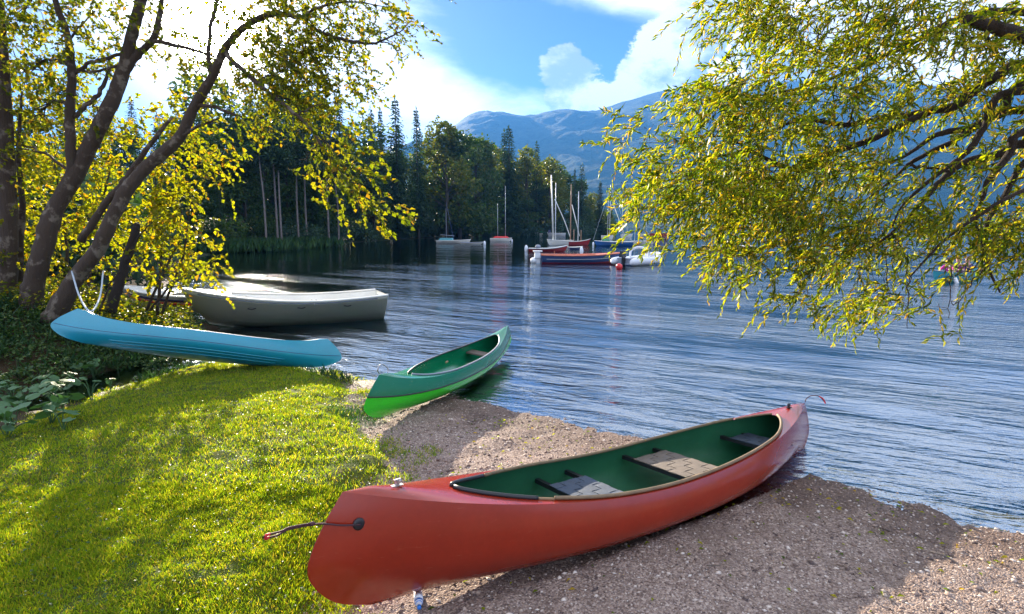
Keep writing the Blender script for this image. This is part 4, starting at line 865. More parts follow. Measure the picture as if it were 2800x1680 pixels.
def boat(name, label, c, yaw, H, hull_m, rail_m, inside_m, deck=None, group=None, bottom=None, thwarts=(), rail_r=.03, stripe=None, cat='boat', z0=WL, mirror=1):
    r = empty(name, (c[0], c[1], z0), yaw); tag(r, label, cat, group); nU = 28; U = np.linspace(0, 1, nU); nV = 15
    mb = MB(); mats = [hull_m] + ([bottom[1]] if bottom else [])
    for sd_ in (-1, 1):
        if H.lap:
            V = []; 
            K = H.n
            for k in range(K):
                for e in (0, 1):
                    v = (k + e) / K
                    for u in U:
                        x, y, z = H.p(u, v, sd_); o = H.lap * (1 - e) * min(1, (1 - u) * 8); V.append((x, y + sd_ * o, z - o * .3))
            n = nU; F = [((2 * K_) * n + i, (2 * K_) * n + i + 1, (2 * K_ + 1) * n + i + 1, (2 * K_ + 1) * n + i) for K_ in range(K) for i in range(n - 1)]
            F += [((2 * K_ + 1) * n + i, (2 * K_ + 1) * n + i + 1, (2 * K_ + 2) * n + i + 1, (2 * K_ + 2) * n + i) for K_ in range(K - 1) for i in range(n - 1)]; fm = 0; mb.add(V, F, 0)
        else:
            V = [H.p(u, v, sd_) for v in np.linspace(0, 1, nV) for u in U]
            for j in range(nV - 1):
                b = len(mb.v); 
            b = len(mb.v); mb.v += V
            for j in range(nV - 1):
                for i in range(nU - 1): mb.f.append(tuple(b + q for q in (j * nU + i, j * nU + i + 1, (j + 1) * nU + i + 1, (j + 1) * nU + i))); mb.m.append(1 if bottom and j / (nV - 1) < bottom[0] else 0)
    mb.add([H.p(0, v, sd_) for sd_ in (-1, 1) for v in np.linspace(0, 1, nV)], [(j, j + 1, nV + j + 1, nV + j) for j in range(nV - 1)], 0)
    mb.build('hull', mats, r, True)
    if not deck or deck[0] < 1:
        mb = MB(); V = [H.p(u, v, sd_, .035) for sd_ in (-1, 1) for v in np.linspace(0.02, .97, nV) for u in U]
        F = [(s_ * nV * nU + j * nU + i, s_ * nV * nU + j * nU + i + 1, s_ * nV * nU + (j + 1) * nU + i + 1, s_ * nV * nU + (j + 1) * nU + i) for s_ in (0, 1) for j in range(nV - 1) for i in range(nU - 1)]
        mb.add(V, F); mb.build('inside', inside_m, r, True)
    for sd_ in (-1, 1):
        mesh('gunwale', *tube([np.array(H.p(u, 1, sd_)) for u in np.linspace(0, 1, 30)], rail_r, 6), rail_m, r, True)
    if deck:
        f, dm = deck; Ud = np.linspace(1 - f, 1, 16); V = []
        for u in Ud:
            x, y, z = H.p(u, 1, 1)
            for q in np.linspace(-1, 1, 7): V.append((x, y * q, z - .01 + .05 * (1 - q * q) * (H.B)))
        mesh('deck', V, [(i * 7 + k, (i + 1) * 7 + k, (i + 1) * 7 + k + 1, i * 7 + k + 1) for i in range(15) for k in range(6)], dm, r, True)
    for u in thwarts:
        x, y, z = H.p(u, .72, 1); mb = MB(); mb.add(*box((x, 0, z), (.28, 2 * y - .16, .035))); mb.build('thwart', inside_m, r)
    if stripe:
        v, sm, rr = stripe
        for sd_ in (-1, 1): mesh('stripe', *tube([np.array(H.p(u, v, sd_)) + [0, sd_ * .004, 0] for u in np.linspace(.06, .93, 30)], rr, 4), sm, r, True)
    return r
def mast(r, x, h, rad, m, z=.2, lean=0, stays=None, boom=None):
    P = [(x, 0, z), (x + lean * .5, 0, z + h * .5), (x + lean, 0, z + h)]; mesh('mast', *tube(P, [rad, rad * .9, rad * .6], 8), m, r, True)
    if stays:
        for (xe, ze) in stays: mesh('stay', *tube([(xe, .0, ze), (x + lean, 0, z + h * .97)], .012, 4), M['alu'], r)
    if boom:
        (xa, za, xb, zb, br, bm) = boom; mesh('boom', *tube([(xa, 0, za), (xb, 0, zb)], br, 7), bm, r, True)
def at(u, v, z=WL): return G(u, v, z)
def moor(u0, u1, v): 
    a, b = G(u0, v), G(u1, v); return (a + b) / 2, float(np.linalg.norm(b - a)), a[1] / FOC
# white clinker rowing boat aground
a = G(560, 893); b = G(1040, 848, .05); cen = D(785, 860, 13.6)
RB = Hull(4.75, .88, .60, .92, .68, .55, .82, .10, .012, 8, .40, 2.1, .27)
wb = boat('white_rowing_boat', 'cream-white clinker rowing boat, bow on the bank and stern afloat', (-5.72, 14.45), math.pi + .46, RB, M['cream'], M['white'], M['white'], (.22, M['white']), None, None, (.10, .36, .62), .032, (.93, M['grey'], .018))
wb.location.z = .08; wb.rotation_euler = (0, R(-1.0), math.pi + .46)
for x, s_ in ((-.5, 1), (-.45, -1)):
    y = s_ * abs(RB.p(.5 + x / 4.75, 1, 1)[1]); mesh('oarlock', *tube(catmull([(x - .05, y, .66), (x - .045, y, .60), (x, y, .57), (x + .045, y, .60), (x + .05, y, .66)], 4), .011, 6), M['metal'], wb, True)
    mesh('oarlock_post', *tube([(x, y, .48), (x, y, .58)], .012, 6), M['metal'], wb, True)
for x in (.9, -.2, -1.3):
    y = abs(RB.p(.5 + x / 4.75, 1, 1)[1]) + .035; mesh('rope_cleat', *tube(catmull([(x - .09, y, .47), (x, y + .015, .455), (x + .09, y, .47)], 4), .012, 5), M['black'], wb, True)
mb = MB(); mb.add(*box((-2.37, 0, .50), (.05, .9, .22))); mb.build('transom_board', M['white'], wb)
# second boat behind it
RB2 = Hull(3.9, .75, .42, .62, .46, .6, .8, .12, 0, 7, .40, 2.1, .45)
w2 = boat('striped_boat', 'low white boat with red hull stripe half hidden by shrubs', (-8.75, 15.3), math.pi - .06, RB2, M['white'], M['white'], M['white'], (.45, M['white']), None, None, (.2,), .035, (.62, M['stripe_red'], .045))
w2.location.z = .28
for sd_ in (-1, 1): mesh('stripe', *tube([np.array(RB2.p(u, .80, sd_)) + [0, sd_ * .004, 0] for u in np.linspace(.06, .9, 24)], .035, 4), M['navy'], w2, True)

# craft at their moorings: (name, label, u0, u1, waterline v, direction of bow, ...)
def small(name, label, u0, u1, v, bow, hm, hb, hull_m, rail_m, ins, deck=None, yaw=0, Bf=.17, cat='sailing boat', **k):
    c, L, px = moor(u0, u1, v); H = Hull(L, max(.35, L * Bf), hm, hb, hm * 1.05, .3, .75, .12, 0, 7, .4, 2.2, .4)
    r = boat(name, label, c, (0 if bow > 0 else math.pi) + yaw + .22 * math.sin(u0 * 1.7), H, hull_m, rail_m, ins, deck, None, k.get('bottom'), k.get('thwarts', ()), k.get('rail', .035), k.get('stripe'), cat); return r, L, c[1] / FOC
r, L, px = small('sailing_boat', 'white sailing boat with teal cover and leaning dark mast, farthest left', 1193, 1289, 666, 1, .42, .60, M['white'], M['white'], M['white'], (.95, M['white']))
mb = MB(); mb.add(*box((-L * .22, 0, .62), (L * .42, .95, .34), 0, .8)); mb.build('cockpit_cover', M['boat_teal'], r); mast(r, -L * .22, 4.6, .035, M['grey'], .5); mast(r, 0, 5.4, .05, M['navy'], .5, -1.1, None, (-L * .4, 1.25, L * .02, 1.1, .04, M['grey']))
r, L, px = small('dinghy', 'small low white dinghy behind the stern of the teal-covered boat', 1259, 1323, 668, 1, .22, .34, M['white'], M['grey'], M['white'], cat='dinghy', thwarts=(.4,))
r, L, px = small('sailing_boat', 'white sailing boat with magenta-red cover and two thin masts', 1340, 1400, 661, 1, .50, .62, M['white'], M['white'], M['white'], (.95, M['white']))
mb = MB(); mb.add(*box((0, 0, .74), (L * .75, .8, .26), 0, .7)); mb.build('boat_cover', M['stripe_red'], r); mast(r, L * .2, 8.4, .035, M['alu'], .6); mast(r, -L * .15, 5.6, .03, M['alu'], .6)
r, L, px = small('kayak', 'dark blue kayak lying under the forest left of the magenta-covered boat', 1311, 1340, 646, -1, .30, .34, M['boat_blue'], M['boat_blue'], M['boat_blue'], (.95, M['boat_blue']), Bf=.1, cat='kayak')
r, L, px = small('motor_boat', 'tiny grey-white motor boat with a green stern near the forest', 1449, 1484, 645, -1, .8, 1.0, M['white'], M['grey'], M['grey'], (.5, M['white']), cat='motor boat')
mb = MB(); mb.add(*box((-L * .42, 0, 1.0), (L * .3, 1.0, .4))); mb.build('stern_canopy', M['green_dark'], r); mb = MB(); mb.add(*box((L * .02, 0, 1.45), (.9, .8, .9), 0, .6)); mb.build('wheelhouse', M['navy'], r)
r, L, px = small('kayak', 'red kayak drifting beside the tiny motor boat', 1426, 1444, 645, -1, .45, .5, M['boat_red'], M['boat_red'], M['boat_red'], (.95, M['boat_red']), Bf=.12, cat='kayak')
r, L, px = small('motor_boat', 'pale blue launch moored beyond the thick white mast', 1496, 1546, 646, -1, .75, .95, M['alu'], M['white'], M['white'], (.95, M['white']), cat='motor boat')
mb = MB(); mb.add(*box((L * .38, 0, 1.2), (.7, .7, .8), 0, .6)); mb.build('engine_cover', M['navy'], r)
r, L, px = small('sailing_boat', 'white sailing boat with the thickest white mast and a furled diagonal sail', 1494, 1567, 671, -1, .62, .80, M['white'], M['white'], M['white'], (.95, M['white']))
mast(r, .9, 8.6, .12, M['white'], .5, .35); mast(r, .62, 7.6, .07, M['alu'], .5); mesh('furled_sail', *tube(catmull([(.75, 0, 6.0), (-.6, 0, 3.2), (-1.5, 0, .9)], 5), .06, 7), M['white'], r, True)
r, L, px = small('sailing_boat', 'red-hulled sailing boat with brown and silver masts behind the white one', 1544, 1614, 671, 1, .5, .85, M['boat_red'], M['white'], M['salmon'], (.6, M['white']), stripe=(.95, M['white'], .03))
mast(r, -.95, 7.4, .085, M['mast_wood'], .5); mast(r, .05, 6.5, .07, M['alu'], .5); mesh('furled_sail', *tube([(-.8, 0, 5.3), (.25, 0, 1.2)], .06, 7), M['white'], r, True); mast(r, -.5, 1.6, .06, M['mast_wood'], .5); mast(r, .45, 1.5, .05, M['mast_wood'], .5)
r, L, px = small('motor_boat', 'red open boat with grey rail and outboard behind the long blue boat', 1445, 1553, 688, 1, .30, .62, M['boat_red'], M['white'], M['grey'], (.3, M['white']), cat='motor boat', stripe=(.93, M['grey'], .04))
mb = MB(); mb.add(*_ell((-L * .26, 0, .48), (.28, .2, .2), 10, 7)); mb.build('outboard_motor', M['grey'], r, True)
r, L, px = small('rowing_boat', 'dark hulled low boat with white top between red boat and blue boat', 1553, 1594, 683, 1, .26, .34, M['navy'], M['white'], M['white'], (.95, M['white']), cat='boat')
r, L, px = small('sailing_boat', 'azure blue sailing boat with white deck and stayed mast', 1625, 1731, 673, -1, .52, .68, M['boat_azure'], M['white'], M['white'], (.97, M['white']))
mast(r, .55, 7.2, .04, M['alu'], .5, 0, [(2.6, .7), (-2.2, .6)]); mast(r, -1.0, 7.0, .035, M['alu'], .5); mesh('furled_sail', *tube([(.2, 0, 5.3), (-1.5, 0, .9)], .05, 7), M['white'], r, True)
mb = MB(); mb.add(*box((L * .2, 0, .78), (1.0, .5, .3), 0, .8)); mb.build('green_bag', M['green_dark'], r)
r, L, px = small('sailing_boat', 'white sailing boat with two bare masts just beyond the inflatable', 1729, 1790, 669, 1, .45, .58, M['white'], M['white'], M['white'], (.97, M['white']))
mast(r, -1.2, 5.9, .04, M['alu'], .5); mast(r, -.6, 5.6, .045, M['mast_wood'], .5)
r, L, px = small('kayak', 'yellow kayak at the tip of the wooded point', 1650, 1683, 641, 1, .75, .8, M['boat_yellow'], M['boat_yellow'], M['boat_yellow'], (.97, M['boat_yellow']), Bf=.1, cat='kayak')
r, L, px = small('boat', 'dark red boat far out, partly behind the willow tips', 1775, 1828, 648, 1, .8, .85, M['boat_red'], M['boat_red'], M['boat_red'], (.97, M['boat_red']), cat='boat')
r, L, px = small('sailing_boat', 'white-decked brown boat with two masts seen through the willow', 1912, 2064, 684, -1, .40, .50, M['mast_wood'], M['white'], M['white'], (.97, M['white']))
mast(r, -1.9, 3.6, .035, M['alu'], .4); mast(r, -2.5, 3.3, .035, M['alu'], .4)
for u, v, h in [(1713, 650, 565), (1766, 648, 582), (1660, 655, 552)]:
    c = G(u, v); rr, L, px = small('sailing_boat', {1713: 'distant white sailing boat in the gap between azure boat and white boat', 1766: 'distant white sailing boat behind the bare-masted white boat', 1660: 'distant pale sailing boat left of the azure boat'}[u], u - 16, u + 18, v, 1, .7, .8, M['white'], M['white'], M['white'], (.97, M['white']), cat='sailing boat')
    mast(rr, 0, (v - h) * c[1] / FOC, .05, M['alu'], .3)
# long blue boat with varnished top and outboard
c, L, px = moor(1478, 1706, 719); H = Hull(L, .85, .52, .70, .56, .5, .75, .15, 0, 7, .4, 2.4, .36)
r = boat('long_blue_boat', 'long dark blue boat with varnished red-orange top and white outboard', c, .03, H, M['boat_blue'], M['salmon'], M['salmon'], (.35, M['salmon']), None, (.28, M['boat_red']), (.3, .5), .05, (.62, M['white'], .014))
for k in (.15, .28, .45, .62, .78): x, y, z = H.p(k, 1, 1); mesh('rail_post', *tube([(x, -y, z), (x, -y, z + (.30 if k == .15 else .13))], .03 if k == .15 else .022, 6), M['salmon'], r)
mb = MB(); mb.add(*box((-L / 2 - .22, 0, .55), (.42, .42, .42), 0, .85)); mb.add(*box((-L / 2 - .18, 0, .18), (.26, .26, .5))); mb.add(*_ell((-L / 2 - .45, 0, .16), (.26, .22, .22), 10, 7)); mb.add(*box((-L / 2 - .2, 0, .80), (.6, .5, .06))); mb.build('outboard_motor', M['label_white'], r, False)
# inflatable with outboard
c, L, px = moor(1672, 1800, 724); r = empty('inflatable_boat', (c[0] + .25, c[1], WL), R(38)); tag(r, 'white inflatable boat with a black outboard, moored stern towards the beach', 'inflatable boat')
for sd_ in (-1, 1):
    P = catmull([(-1.75, sd_ * .78, .16), (-1.3, sd_ * .80, .26), (0, sd_ * .82, .27), (1.0, sd_ * .72, .33), (1.6, sd_ * .42, .48), (1.85, 0, .56)], 6); rr = np.interp(np.linspace(0, 1, len(P)), [0, .08, .2, 1], [.05, .20, .25, .24]); mesh('side_tube', *tube(P, rr, 12), M['tube'], r, True)
mb = MB(); mb.add(*box((-.1, 0, .10), (2.7, 1.25, .10))); mb.build('floor', M['grey'], r); mb = MB(); mb.add(*box((-1.35, 0, .26), (.08, 1.25, .42))); mb.build('transom', M['grey'], r)
mb = MB(); mb.add(*box((.1, 0, .45), (.3, 1.3, .06))); mb.build('thwart', M['tube'], r)
mb = MB(); mb.add(*box((-1.58, 0, .72), (.36, .30, .40), 0, .75)); mb.add(*box((-1.50, 0, .35), (.16, .18, .62))); mb.add(*box((-1.55, 0, .02), (.30, .14, .10))); mb.build('outboard_motor', M['black'], r)
mesh('frame_arch', *tube(catmull([(.0, -.75, .4), (.05, -.7, .95), (.1, -.2, 1.10), (.1, .3, 1.08), (.05, .7, .9), (0, .75, .4)], 6), .07, 8), M['tube'], r, True)
def buoy(u, v, rad, m, label, tall=1.0):
    c = G(u, v); o = mesh('mooring_buoy', *_ell((0, 0, 0), (rad, rad, rad * tall), 14, 9), m, None, True); o.location = (c[0], c[1], WL + rad * tall * .55); tag(o, label, 'buoy')
buoy(1693, 735, .20, M['stripe_red'], 'round red buoy in front of the inflatable')
buoy(1325, 671, .17, M['label_white'], 'white can buoy off the small low dinghy', 2.2)
buoy(1400, 660, .14, M['label_white'], 'white buoy at the bow of the magenta-covered boat', 1.6)
buoy(1439, 688, .18, M['label_white'], 'white can buoy left of the red open boat', 2.3)
buoy(1590, 694, .17, M['label_white'], 'white can buoy right of the red open boat', 2.4)
buoy(1622, 673, .14, M['label_white'], 'white buoy at the end of the azure sailing boat', 2.4)

# paddlers behind the willow
c = G(2625, 772); ry = R(14); PH = Hull(4.6, .44, .36, .55, .50, .25, .25, .10, 0, 7, .5, 2.0, .42)
r = boat('paddled_canoe', 'turquoise canoe carrying three paddlers behind the willow twigs', (c[0] + .55, c[1] + .9), math.pi + R(30), PH, M['teal'], M['grey'], M['teal'], (.15, M['teal']), None, None, (.25, .5, .72), .02, None, 'canoe')
pc = np.array([c[0] + .55, c[1] + .9]); pd = np.array([math.cos(math.pi + R(30)), math.sin(math.pi + R(30))])
def person(x, y, yaw, label, shirt, hair, reach, lean=.12):
    r = empty('person', (x, y, WL + .10), yaw); tag(r, label, 'person')
    J = dict(pelvis=(0, 0, .12, .13), waist=(lean * .4, 0, .30, .12), chest=(lean, 0, .50, .135), neck=(lean * 1.15, 0, .66, .055), head0=(lean * 1.3, 0, .74, .075), head1=(lean * 1.45, 0, .84, .095), head2=(lean * 1.45, 0, .92, .07),
        ls=(lean, .17, .58, .06), le=(lean + .14, .27, .40, .045), lw=(lean + .36, .20, .40 + reach[0], .032), lh=(lean + .43, .17, .41 + reach[0], .036), rs=(lean, -.17, .58, .06), re=(lean + .12, -.27, .40, .045), rw=(lean + .34, -.22, .36 + reach[1], .032), rh=(lean + .41, -.20, .36 + reach[1], .036),
        lk=(.38, .14, .24, .075), la=(.66, .13, .06, .05), lf=(.76, .14, .04, .04), rk=(.38, -.14, .24, .075), ra=(.66, -.13, .06, .05), rf=(.76, -.14, .04, .04))
    K = list(J); E_ = [('pelvis', 'waist'), ('waist', 'chest'), ('chest', 'neck'), ('neck', 'head0'), ('head0', 'head1'), ('head1', 'head2'), ('chest', 'ls'), ('ls', 'le'), ('le', 'lw'), ('lw', 'lh'), ('chest', 'rs'), ('rs', 're'), ('re', 'rw'), ('rw', 'rh'), ('pelvis', 'lk'), ('lk', 'la'), ('la', 'lf'), ('pelvis', 'rk'), ('rk', 'ra'), ('ra', 'rf')]
    def skin(name, keys, m, grow, par):
        ks_ = [k for k in K if k in keys]; me = bpy.data.meshes.new(name); me.from_pydata([J[k][:3] for k in ks_], [(ks_.index(a_), ks_.index(b_)) for a_, b_ in E_ if a_ in ks_ and b_ in ks_], []); me.materials.append(m)
        o = bpy.data.objects.new(name, me); link(o, par); md = o.modifiers.new('skin', 'SKIN'); md.use_smooth_shade = True
        for i, k in enumerate(ks_): me.skin_vertices[0].data[i].radius = (J[k][3] * grow,) * 2
        me.skin_vertices[0].data[0].use_root = True; s_ = o.modifiers.new('sub', 'SUBSURF'); s_.levels = 1; s_.render_levels = 2; return o
    skin('body', K, M['skin'], 1.0, r); skin('shirt', ['pelvis', 'waist', 'chest', 'ls', 'rs', 'le', 're'], shirt, 1.13, r); skin('trousers', ['pelvis', 'lk', 'la', 'rk', 'ra'], M['navy_cloth'], 1.12, r)
    hx = lean * 1.42; mesh('hair', *_ell((hx - .03, 0, .88), (.115, .105, .11), 12, 8), hair, r, True); mesh('nose', *_ell((hx + .10, 0, .82), (.02, .015, .022), 6, 5), M['skin'], r, True)
    return r
PY = math.pi + R(30)
for k, lab, sh, ha, rc in [(.75, 'paddler in a magenta top leaning forward in the turquoise canoe', M['magenta'], M['hair_dark'], (.05, -.05)), (-.15, 'ginger-haired paddler in navy in the middle of the turquoise canoe', M['purple_cloth'], M['hair_ginger'], (0, .05)), (-1.05, 'paddler in dark clothes at the back of the turquoise canoe', M['navy_cloth'], M['hair_dark'], (.08, 0))]:
    person(*(pc + pd * k), PY, lab, sh, ha, rc)
def paddle(k, side, lab):
    b_ = pc + pd * k; n_ = np.array([-pd[1], pd[0]]) * side; r = empty('paddle', (b_[0], b_[1], WL)); tag(r, lab, 'paddle'); a_ = np.array([*(pd * .45 + n_ * .12), .78]); z_ = np.array([*(pd * .62 + n_ * .62), -.12])
    mesh('shaft', *tube([a_, z_], .017, 6), M['alu'], r, True); d_ = (z_ - a_) / np.linalg.norm(z_ - a_); mesh('blade', *tube([z_ - d_ * .42, z_ - d_ * .36, z_ - d_ * .05, z_], [.02, .08, .09, .04], 8), M['alu'], r, True)
paddle(.75, 1, 'pale paddle held by the magenta-topped paddler'); paddle(-1.05, -1, 'pale paddle held by the rearmost paddler')

# ------------------------------------------------------------------ ground cover
def inpoly(poly, X, Y): return sdf(poly, X, Y) > 0
rg = np.random.default_rng(5)
# lawn: real blades, denser near the camera
def grass(n, box_, hmin, hmax, wid, keep, clump=1.0):
    X = rg.uniform(box_[0], box_[1], n); Y = rg.uniform(box_[2], box_[3], n)
    N1 = np.array([nz(x, y, 2.2, 4) + .6 * nz(x, y, 9, 8) for x, y in zip(X, Y)]); k = keep(X, Y, N1) > rg.uniform(0, 1, n)
    X, Y, N1 = X[k], Y[k], N1[k]; n = len(X); P_ = np.stack([X, Y, hz(X, Y) - .006], 1); hh = rg.uniform(hmin, hmax, n) * (1 + .5 * np.clip(N1, -1, 1))
    return leafgeo(P_, np.stack([rg.normal(size=n) * .55, rg.normal(size=n) * .55, np.ones(n)], 1), hh, wid * rg.uniform(.7, 1.4, n), rg, 0, .05)
def keep_lawn(X, Y, N1):
    d_ = sdf(lawn_poly, X, Y); vis = X > -.93 * Y - .3; return np.clip(.45 + d_ * 1.5 + N1 * .95, 0, 1) * vis * np.clip(1.0 - .6 * (N1 < -.6), 0, 1)
far = grass(150000, (-7.5, .3, 4.2, 10.2), .022, .060, .0038, keep_lawn); near_ = grass(150000, (-4.2, -.2, 1.7, 4.6), .020, .052, .0026, keep_lawn)
V, F = join([far, near_]); tag(mesh('grass', V, F, M['grass']), 'short sunlit yellow-green grass covering the bank in the left foreground', 'grass', kind='stuff')
e1 = grass(5200, (-6.6, -2.3, 8.6, 10.0), .08, .20, .005, lambda X, Y, N: (np.abs(sdf(lawn_poly, X, Y)) < .16) * .45)
e2 = grass(1500, (-2.6, -1.2, 6.4, 7.6), .05, .11, .005, lambda X, Y, N: (np.hypot(X + 1.95, Y - 6.9) < .35) * 1.0)
e3 = grass(12000, (-10.5, -6.2, 8.5, 14.5), .12, .38, .007, lambda X, Y, N: (sdf(bank_poly, X, Y) > -.1) * np.clip(.55 + N, 0, 1))
V, F = join([e1, e2, e3]); tag(mesh('tall_grass', V, F, M['reed']), 'longer dark green grass tufts fringing lawn edge and bank', 'grass', kind='stuff')
# fine leaf litter and clover patches in the lawn
n = 9000; X = rg.uniform(-6.5, 0, n); Y = rg.uniform(1.8, 9.6, n); k = sdf(lawn_poly, X, Y) > -.25; X, Y = X[k], Y[k]; n = len(X)
V, F = leafgeo(np.stack([X, Y, hz(X, Y) + rg.uniform(.015, .04, n)], 1), rg.normal(size=(n, 3)) * [1, 1, .25], rg.uniform(.012, .03, n), rg.uniform(.006, .011, n), rg, 1.2); tag(mesh('clover', V, F, M['leaf_dark']), 'small clover and herb leaves scattered through the lawn', 'clover', kind='stuff')
# undergrowth on the bank
n = 42000; X = rg.uniform(-13, -5.2, n); Y = rg.uniform(4.6, 14.5, n); d_ = sdf(bank_poly, X, Y); N1 = np.array([nz(x, y, 1.3, 2) for x, y in zip(X, Y)]); k = (d_ > -.45) & (N1 > -.42) & (X > -.98 * Y - .6); X, Y, d_, N1 = X[k], Y[k], d_[k], N1[k]; n = len(X)
hh = (.08 + .34 * np.clip(N1 + .5, 0, 1)) * rg.uniform(.1, 1, n) ** .7
V, F = leafgeo(np.stack([X, Y, hz(X, Y) + hh], 1), rg.normal(size=(n, 3)) * [1, 1, .35], rg.uniform(.035, .085, n), rg.uniform(.014, .034, n), rg, .9); tag(mesh('undergrowth', V, F, M['leaf_dark']), 'tangled nettles and low leaves covering the dark bank on the left', 'undergrowth', kind='stuff')
n = 9000; X = rg.uniform(-10.5, -5.9, n); Y = rg.uniform(10.2, 14.6, n); d_ = sdf(bank_poly, X, Y); k = d_ > -.3; X, Y = X[k], Y[k]; n = len(X)
V, F = leafgeo(np.stack([X, Y, hz(X, Y) + rg.uniform(.05, .5, n)], 1), rg.normal(size=(n, 3)) * [1, 1, .4], rg.uniform(.05, .09, n), rg.uniform(.02, .035, n), rg, .7); tag(mesh('herb_layer', V, F, M['leaf_alder']), 'yellow-green herbs on the bank between the blue canoe and the boats', 'herbs', kind='stuff')
# butterbur: big round leaves, each a part
def bleaf(rad, rngl):
    V = [(0, 0, 0)]; K = 13
    for ring, rr in ((1, .5), (2, 1.0)):
        for i in range(K):
            a_ = -math.pi * .93 + 2 * math.pi * .93 * i / (K - 1); q = rad * rr * (1 + .06 * math.sin(i * 2.6)); V.append((q * math.cos(a_) + rad * .12, q * math.sin(a_), rad * (.10 * rr - .20 * rr ** 2 + .06 * math.sin(i * 1.9 + ring))))
    F = [(0, 1 + i, 2 + i) for i in range(K - 1)] + [(1 + i, 1 + K + i, 2 + K + i, 2 + i) for i in range(K - 1)]; return V, F
LM = []
for q in range(4):
    V, F = bleaf(1, rg); me = bpy.data.meshes.new('leaf'); me.from_pydata(V, [], F); me.materials.append(M['butterbur']); me.polygons.foreach_set('use_smooth', [True] * len(F)); LM.append(me)
def butterbur(u, v, z, n, rad, label):
    c = G(u, v, z); zz = bz(c[0], c[1]); r = empty('butterbur_plant', (c[0], c[1], zz)); tag(r, label, 'plant', 'butterbur plants on the bank'); n = int(n * 1.6)
    for i in range(n):
        a_ = rg.uniform(0, 6.28); d_ = rad * rg.uniform(.3, 1.9); h = rg.uniform(.12, .34); rr = rad * rg.uniform(.4, .95); px_, py_ = d_ * math.cos(a_), d_ * math.sin(a_)
        st = mesh('stalk', *tube(catmull([(0, 0, -.03), (px_ * .4, py_ * .4, h * .7), (px_, py_, h)], 3), .006, 4), M['butterbur'], r, True)
        o = bpy.data.objects.new('leaf', LM[i % 4]); link(o, r); o.location = (px_, py_, h + .002); o.scale = (rr,) * 3; o.rotation_euler = (rg.normal() * .42, rg.normal() * .42 + .2, a_)
for i, (u, v, z, n, rad, lab) in enumerate([(140, 1055, .35, 7, .13, 'butterbur clump with greyish shining leaves in the middle of the bank'), (70, 1045, .4, 6, .13, 'butterbur clump at the left edge beside the shining clump'), (175, 1010, .45, 6, .11, 'butterbur clump just below the tip of the blue canoe'),
    (250, 985, .35, 5, .09, 'butterbur clump under the middle of the blue canoe at the dark gully'), (25, 1000, .6, 5, .12, 'butterbur clump under the trees at the left edge'), (110, 975, .6, 5, .10, 'butterbur clump among tall grass stems below the canoe'),
    (30, 1130, .30, 5, .13, 'butterbur clump above the lawn corner at the left edge'), (140, 1165, .22, 5, .13, 'large pale butterbur leaves where gully meets the lawn'), (20, 1200, .25, 5, .12, 'butterbur clump at the lawn corner, lowest on the left edge'),
    (250, 1100, .18, 3, .07, 'small pale butterbur leaves on the lawn edge beside the gully'), (175, 1195, .2, 3, .07, 'flat pale butterbur leaves lying in the lawn'), (200, 955, .5, 4, .09, 'butterbur clump right under the blue hull'), (300, 1045, .2, 3, .06, 'little butterbur at the upper lawn edge')]):
    butterbur(u, v, z, n, rad, lab)
# pebbles
n = 62000; X = rg.uniform(-2.4, 6.0, n); Y = 1.3 + 7.2 * rg.uniform(0, 1, n) ** 1.4; dw_ = -sdf(water_poly, X, Y); dl_ = sdf(lawn_poly, X, Y); k = (dw_ > -.5) & (dl_ < .12) & (X < Y * .95 + .2); X, Y = X[k], Y[k]; n = len(X)
sz = np.minimum(rg.lognormal(-5.0, .55, n), .024); O8 = np.array([(1, 0, 0), (0, 1, 0), (-1, 0, 0), (0, -1, 0), (0, 0, 1), (0, 0, -1)], float); T8 = np.array([(0, 1, 4), (1, 2, 4), (2, 3, 4), (3, 0, 4), (1, 0, 5), (2, 1, 5), (3, 2, 5), (0, 3, 5)])
A_ = rg.uniform(0, 6.28, n); V = O8[None] * (sz[:, None, None] * np.stack([rg.uniform(.8, 1.4, n), rg.uniform(.6, 1, n), rg.uniform(.35, .7, n)], 1)[:, None]) * rg.uniform(.8, 1.2, (n, 6, 1))
Vx = V[..., 0] * np.cos(A_)[:, None] - V[..., 1] * np.sin(A_)[:, None]; Vy = V[..., 0] * np.sin(A_)[:, None] + V[..., 1] * np.cos(A_)[:, None]
V = np.stack([Vx + X[:, None], Vy + Y[:, None], V[..., 2] + (hz(X, Y) + sz * .15)[:, None]], -1).reshape(-1, 3); F = (T8[None] + np.arange(n)[:, None, None] * 6).reshape(-1, 3)
t = mat('pebble'); cc = t.ramp(geo(t).outputs['Random Per Island'], [(0, (.07, .05, .05)), (.35, (.21, .145, .12)), (.7, (.38, .29, .24)), (1, (.60, .53, .48))]); t.l.new(cc, t.b.inputs['Base Color']); t.b.inputs['Roughness'].default_value = .7; t.b.inputs['Specular IOR Level'].default_value = .25
tag(mesh('pebbles', V, F, t.mat, smooth=True), 'pale and brown pebbles strewn over the gravel beach', 'pebbles', kind='stuff')
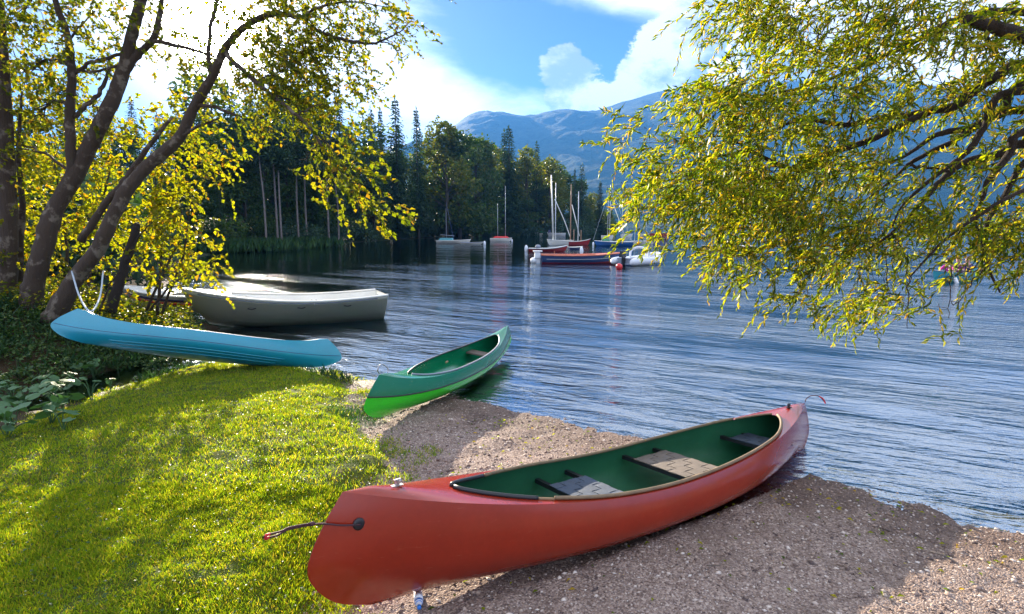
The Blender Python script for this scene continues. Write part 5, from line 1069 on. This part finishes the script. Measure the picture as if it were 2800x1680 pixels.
# drift litter on the gravel
n = 1500; X = rg.uniform(-1, 5, n); Y = rg.uniform(1.5, 7, n); dw_ = -sdf(water_poly, X, Y); k = (dw_ > .1) & (sdf(lawn_poly, X, Y) < 0) & ((dw_ < 1.0) | (rg.uniform(0, 1, n) < .35)); X, Y = X[k], Y[k]; n = len(X)
V, F = leafgeo(np.stack([X, Y, hz(X, Y) + .012], 1), rg.normal(size=(n, 3)) * [1, 1, .1], rg.uniform(.02, .06, n), rg.uniform(.006, .014, n), rg, 2); tag(mesh('fallen_leaves', V, F, M['leaf_willow']), 'small fallen willow leaves lying on the gravel', 'fallen leaves', kind='stuff')
n = 260; X = rg.uniform(-.8, 5, n); Y = rg.uniform(1.6, 7, n); dw_ = -sdf(water_poly, X, Y); k = (dw_ > .12) & (sdf(lawn_poly, X, Y) < 0) & ((dw_ < .8) | (rg.uniform(0, 1, n) < .25)); mb = MB()
for x, y in zip(X[k], Y[k]):
    a_ = rg.uniform(0, 6.28); l = rg.uniform(.03, .12); z_ = bz(x, y) + .008; mb.add(*tube([(x, y, z_), (x + l * .5 * math.cos(a_), y + l * .5 * math.sin(a_), z_ + .006), (x + l * math.cos(a_ + .3), y + l * math.sin(a_ + .3), z_)], [.003, .003, .0015], 4))
tw_ = mb.build('driftwood_twigs', M['bark_far']); tag(tw_, 'thin dark twigs washed up on the gravel beach', 'twigs', kind='stuff')
for (u, v, l, a_, lab) in [(2610, 1530, .16, 1.9, 'short pale stick lying on the sunlit gravel at lower right')]:
    c = G(u, v, .14); z_ = bz(c[0], c[1]) + .012; tag(mesh('stick', *tube([(c[0], c[1], z_), (c[0] + l * .5 * math.cos(a_), c[1] + l * .5 * math.sin(a_), z_ + .01), (c[0] + l * math.cos(a_ + .2), c[1] + l * math.sin(a_ + .2), z_)], [.004, .005, .003], 5), M['bark_pale'], None, True), lab, 'stick')
# plastic bottle beside the red canoe
c = G(1140, 1660, .2); r = empty('plastic_bottle', (c[0], c[1], bz(c[0], c[1]) + .028), R(100)); tag(r, 'small blue and white plastic bottle lying on the gravel below the red canoe', 'bottle'); r.rotation_euler = (R(90), 0, R(12)); r.location.y += .06
mesh('bottle_body', *lathe([(.010, -.09), (.026, -.085), (.027, -.02), (.027, .02), (.025, .045), (.011, .07), (.011, .075)], 14), M['tube'], r, True)
mesh('label_band', *lathe([(.0275, -.03), (.0282, -.03), (.0282, .022), (.0275, .022)], 14), M['label_white'], r, True); mesh('bottle_shoulder', *lathe([(.0262, .024), (.0265, .040), (.020, .055)], 14), M['bottle_blue'], r, True); mesh('cap', *lathe([(.013, .074), (.013, .092), (.011, .094)], 12), M['bottle_blue'], r, True)

# ------------------------------------------------------------------ haze
t = mat('haze_air'); t.n.remove(t.b); pv = t.n.new('ShaderNodeVolumePrincipled'); pv.inputs['Color'].default_value = (.09, .36, 1, 1); pv.inputs['Density'].default_value = HAZE; pv.inputs['Anisotropy'].default_value = .1
t.l.new(pv.outputs[0], t.o.inputs['Volume'])
V, F = box((600, 2000, 446), (11000, 6600, 910)); hb = mesh('haze', V, F, t.mat); tag(hb, kind='stuff')
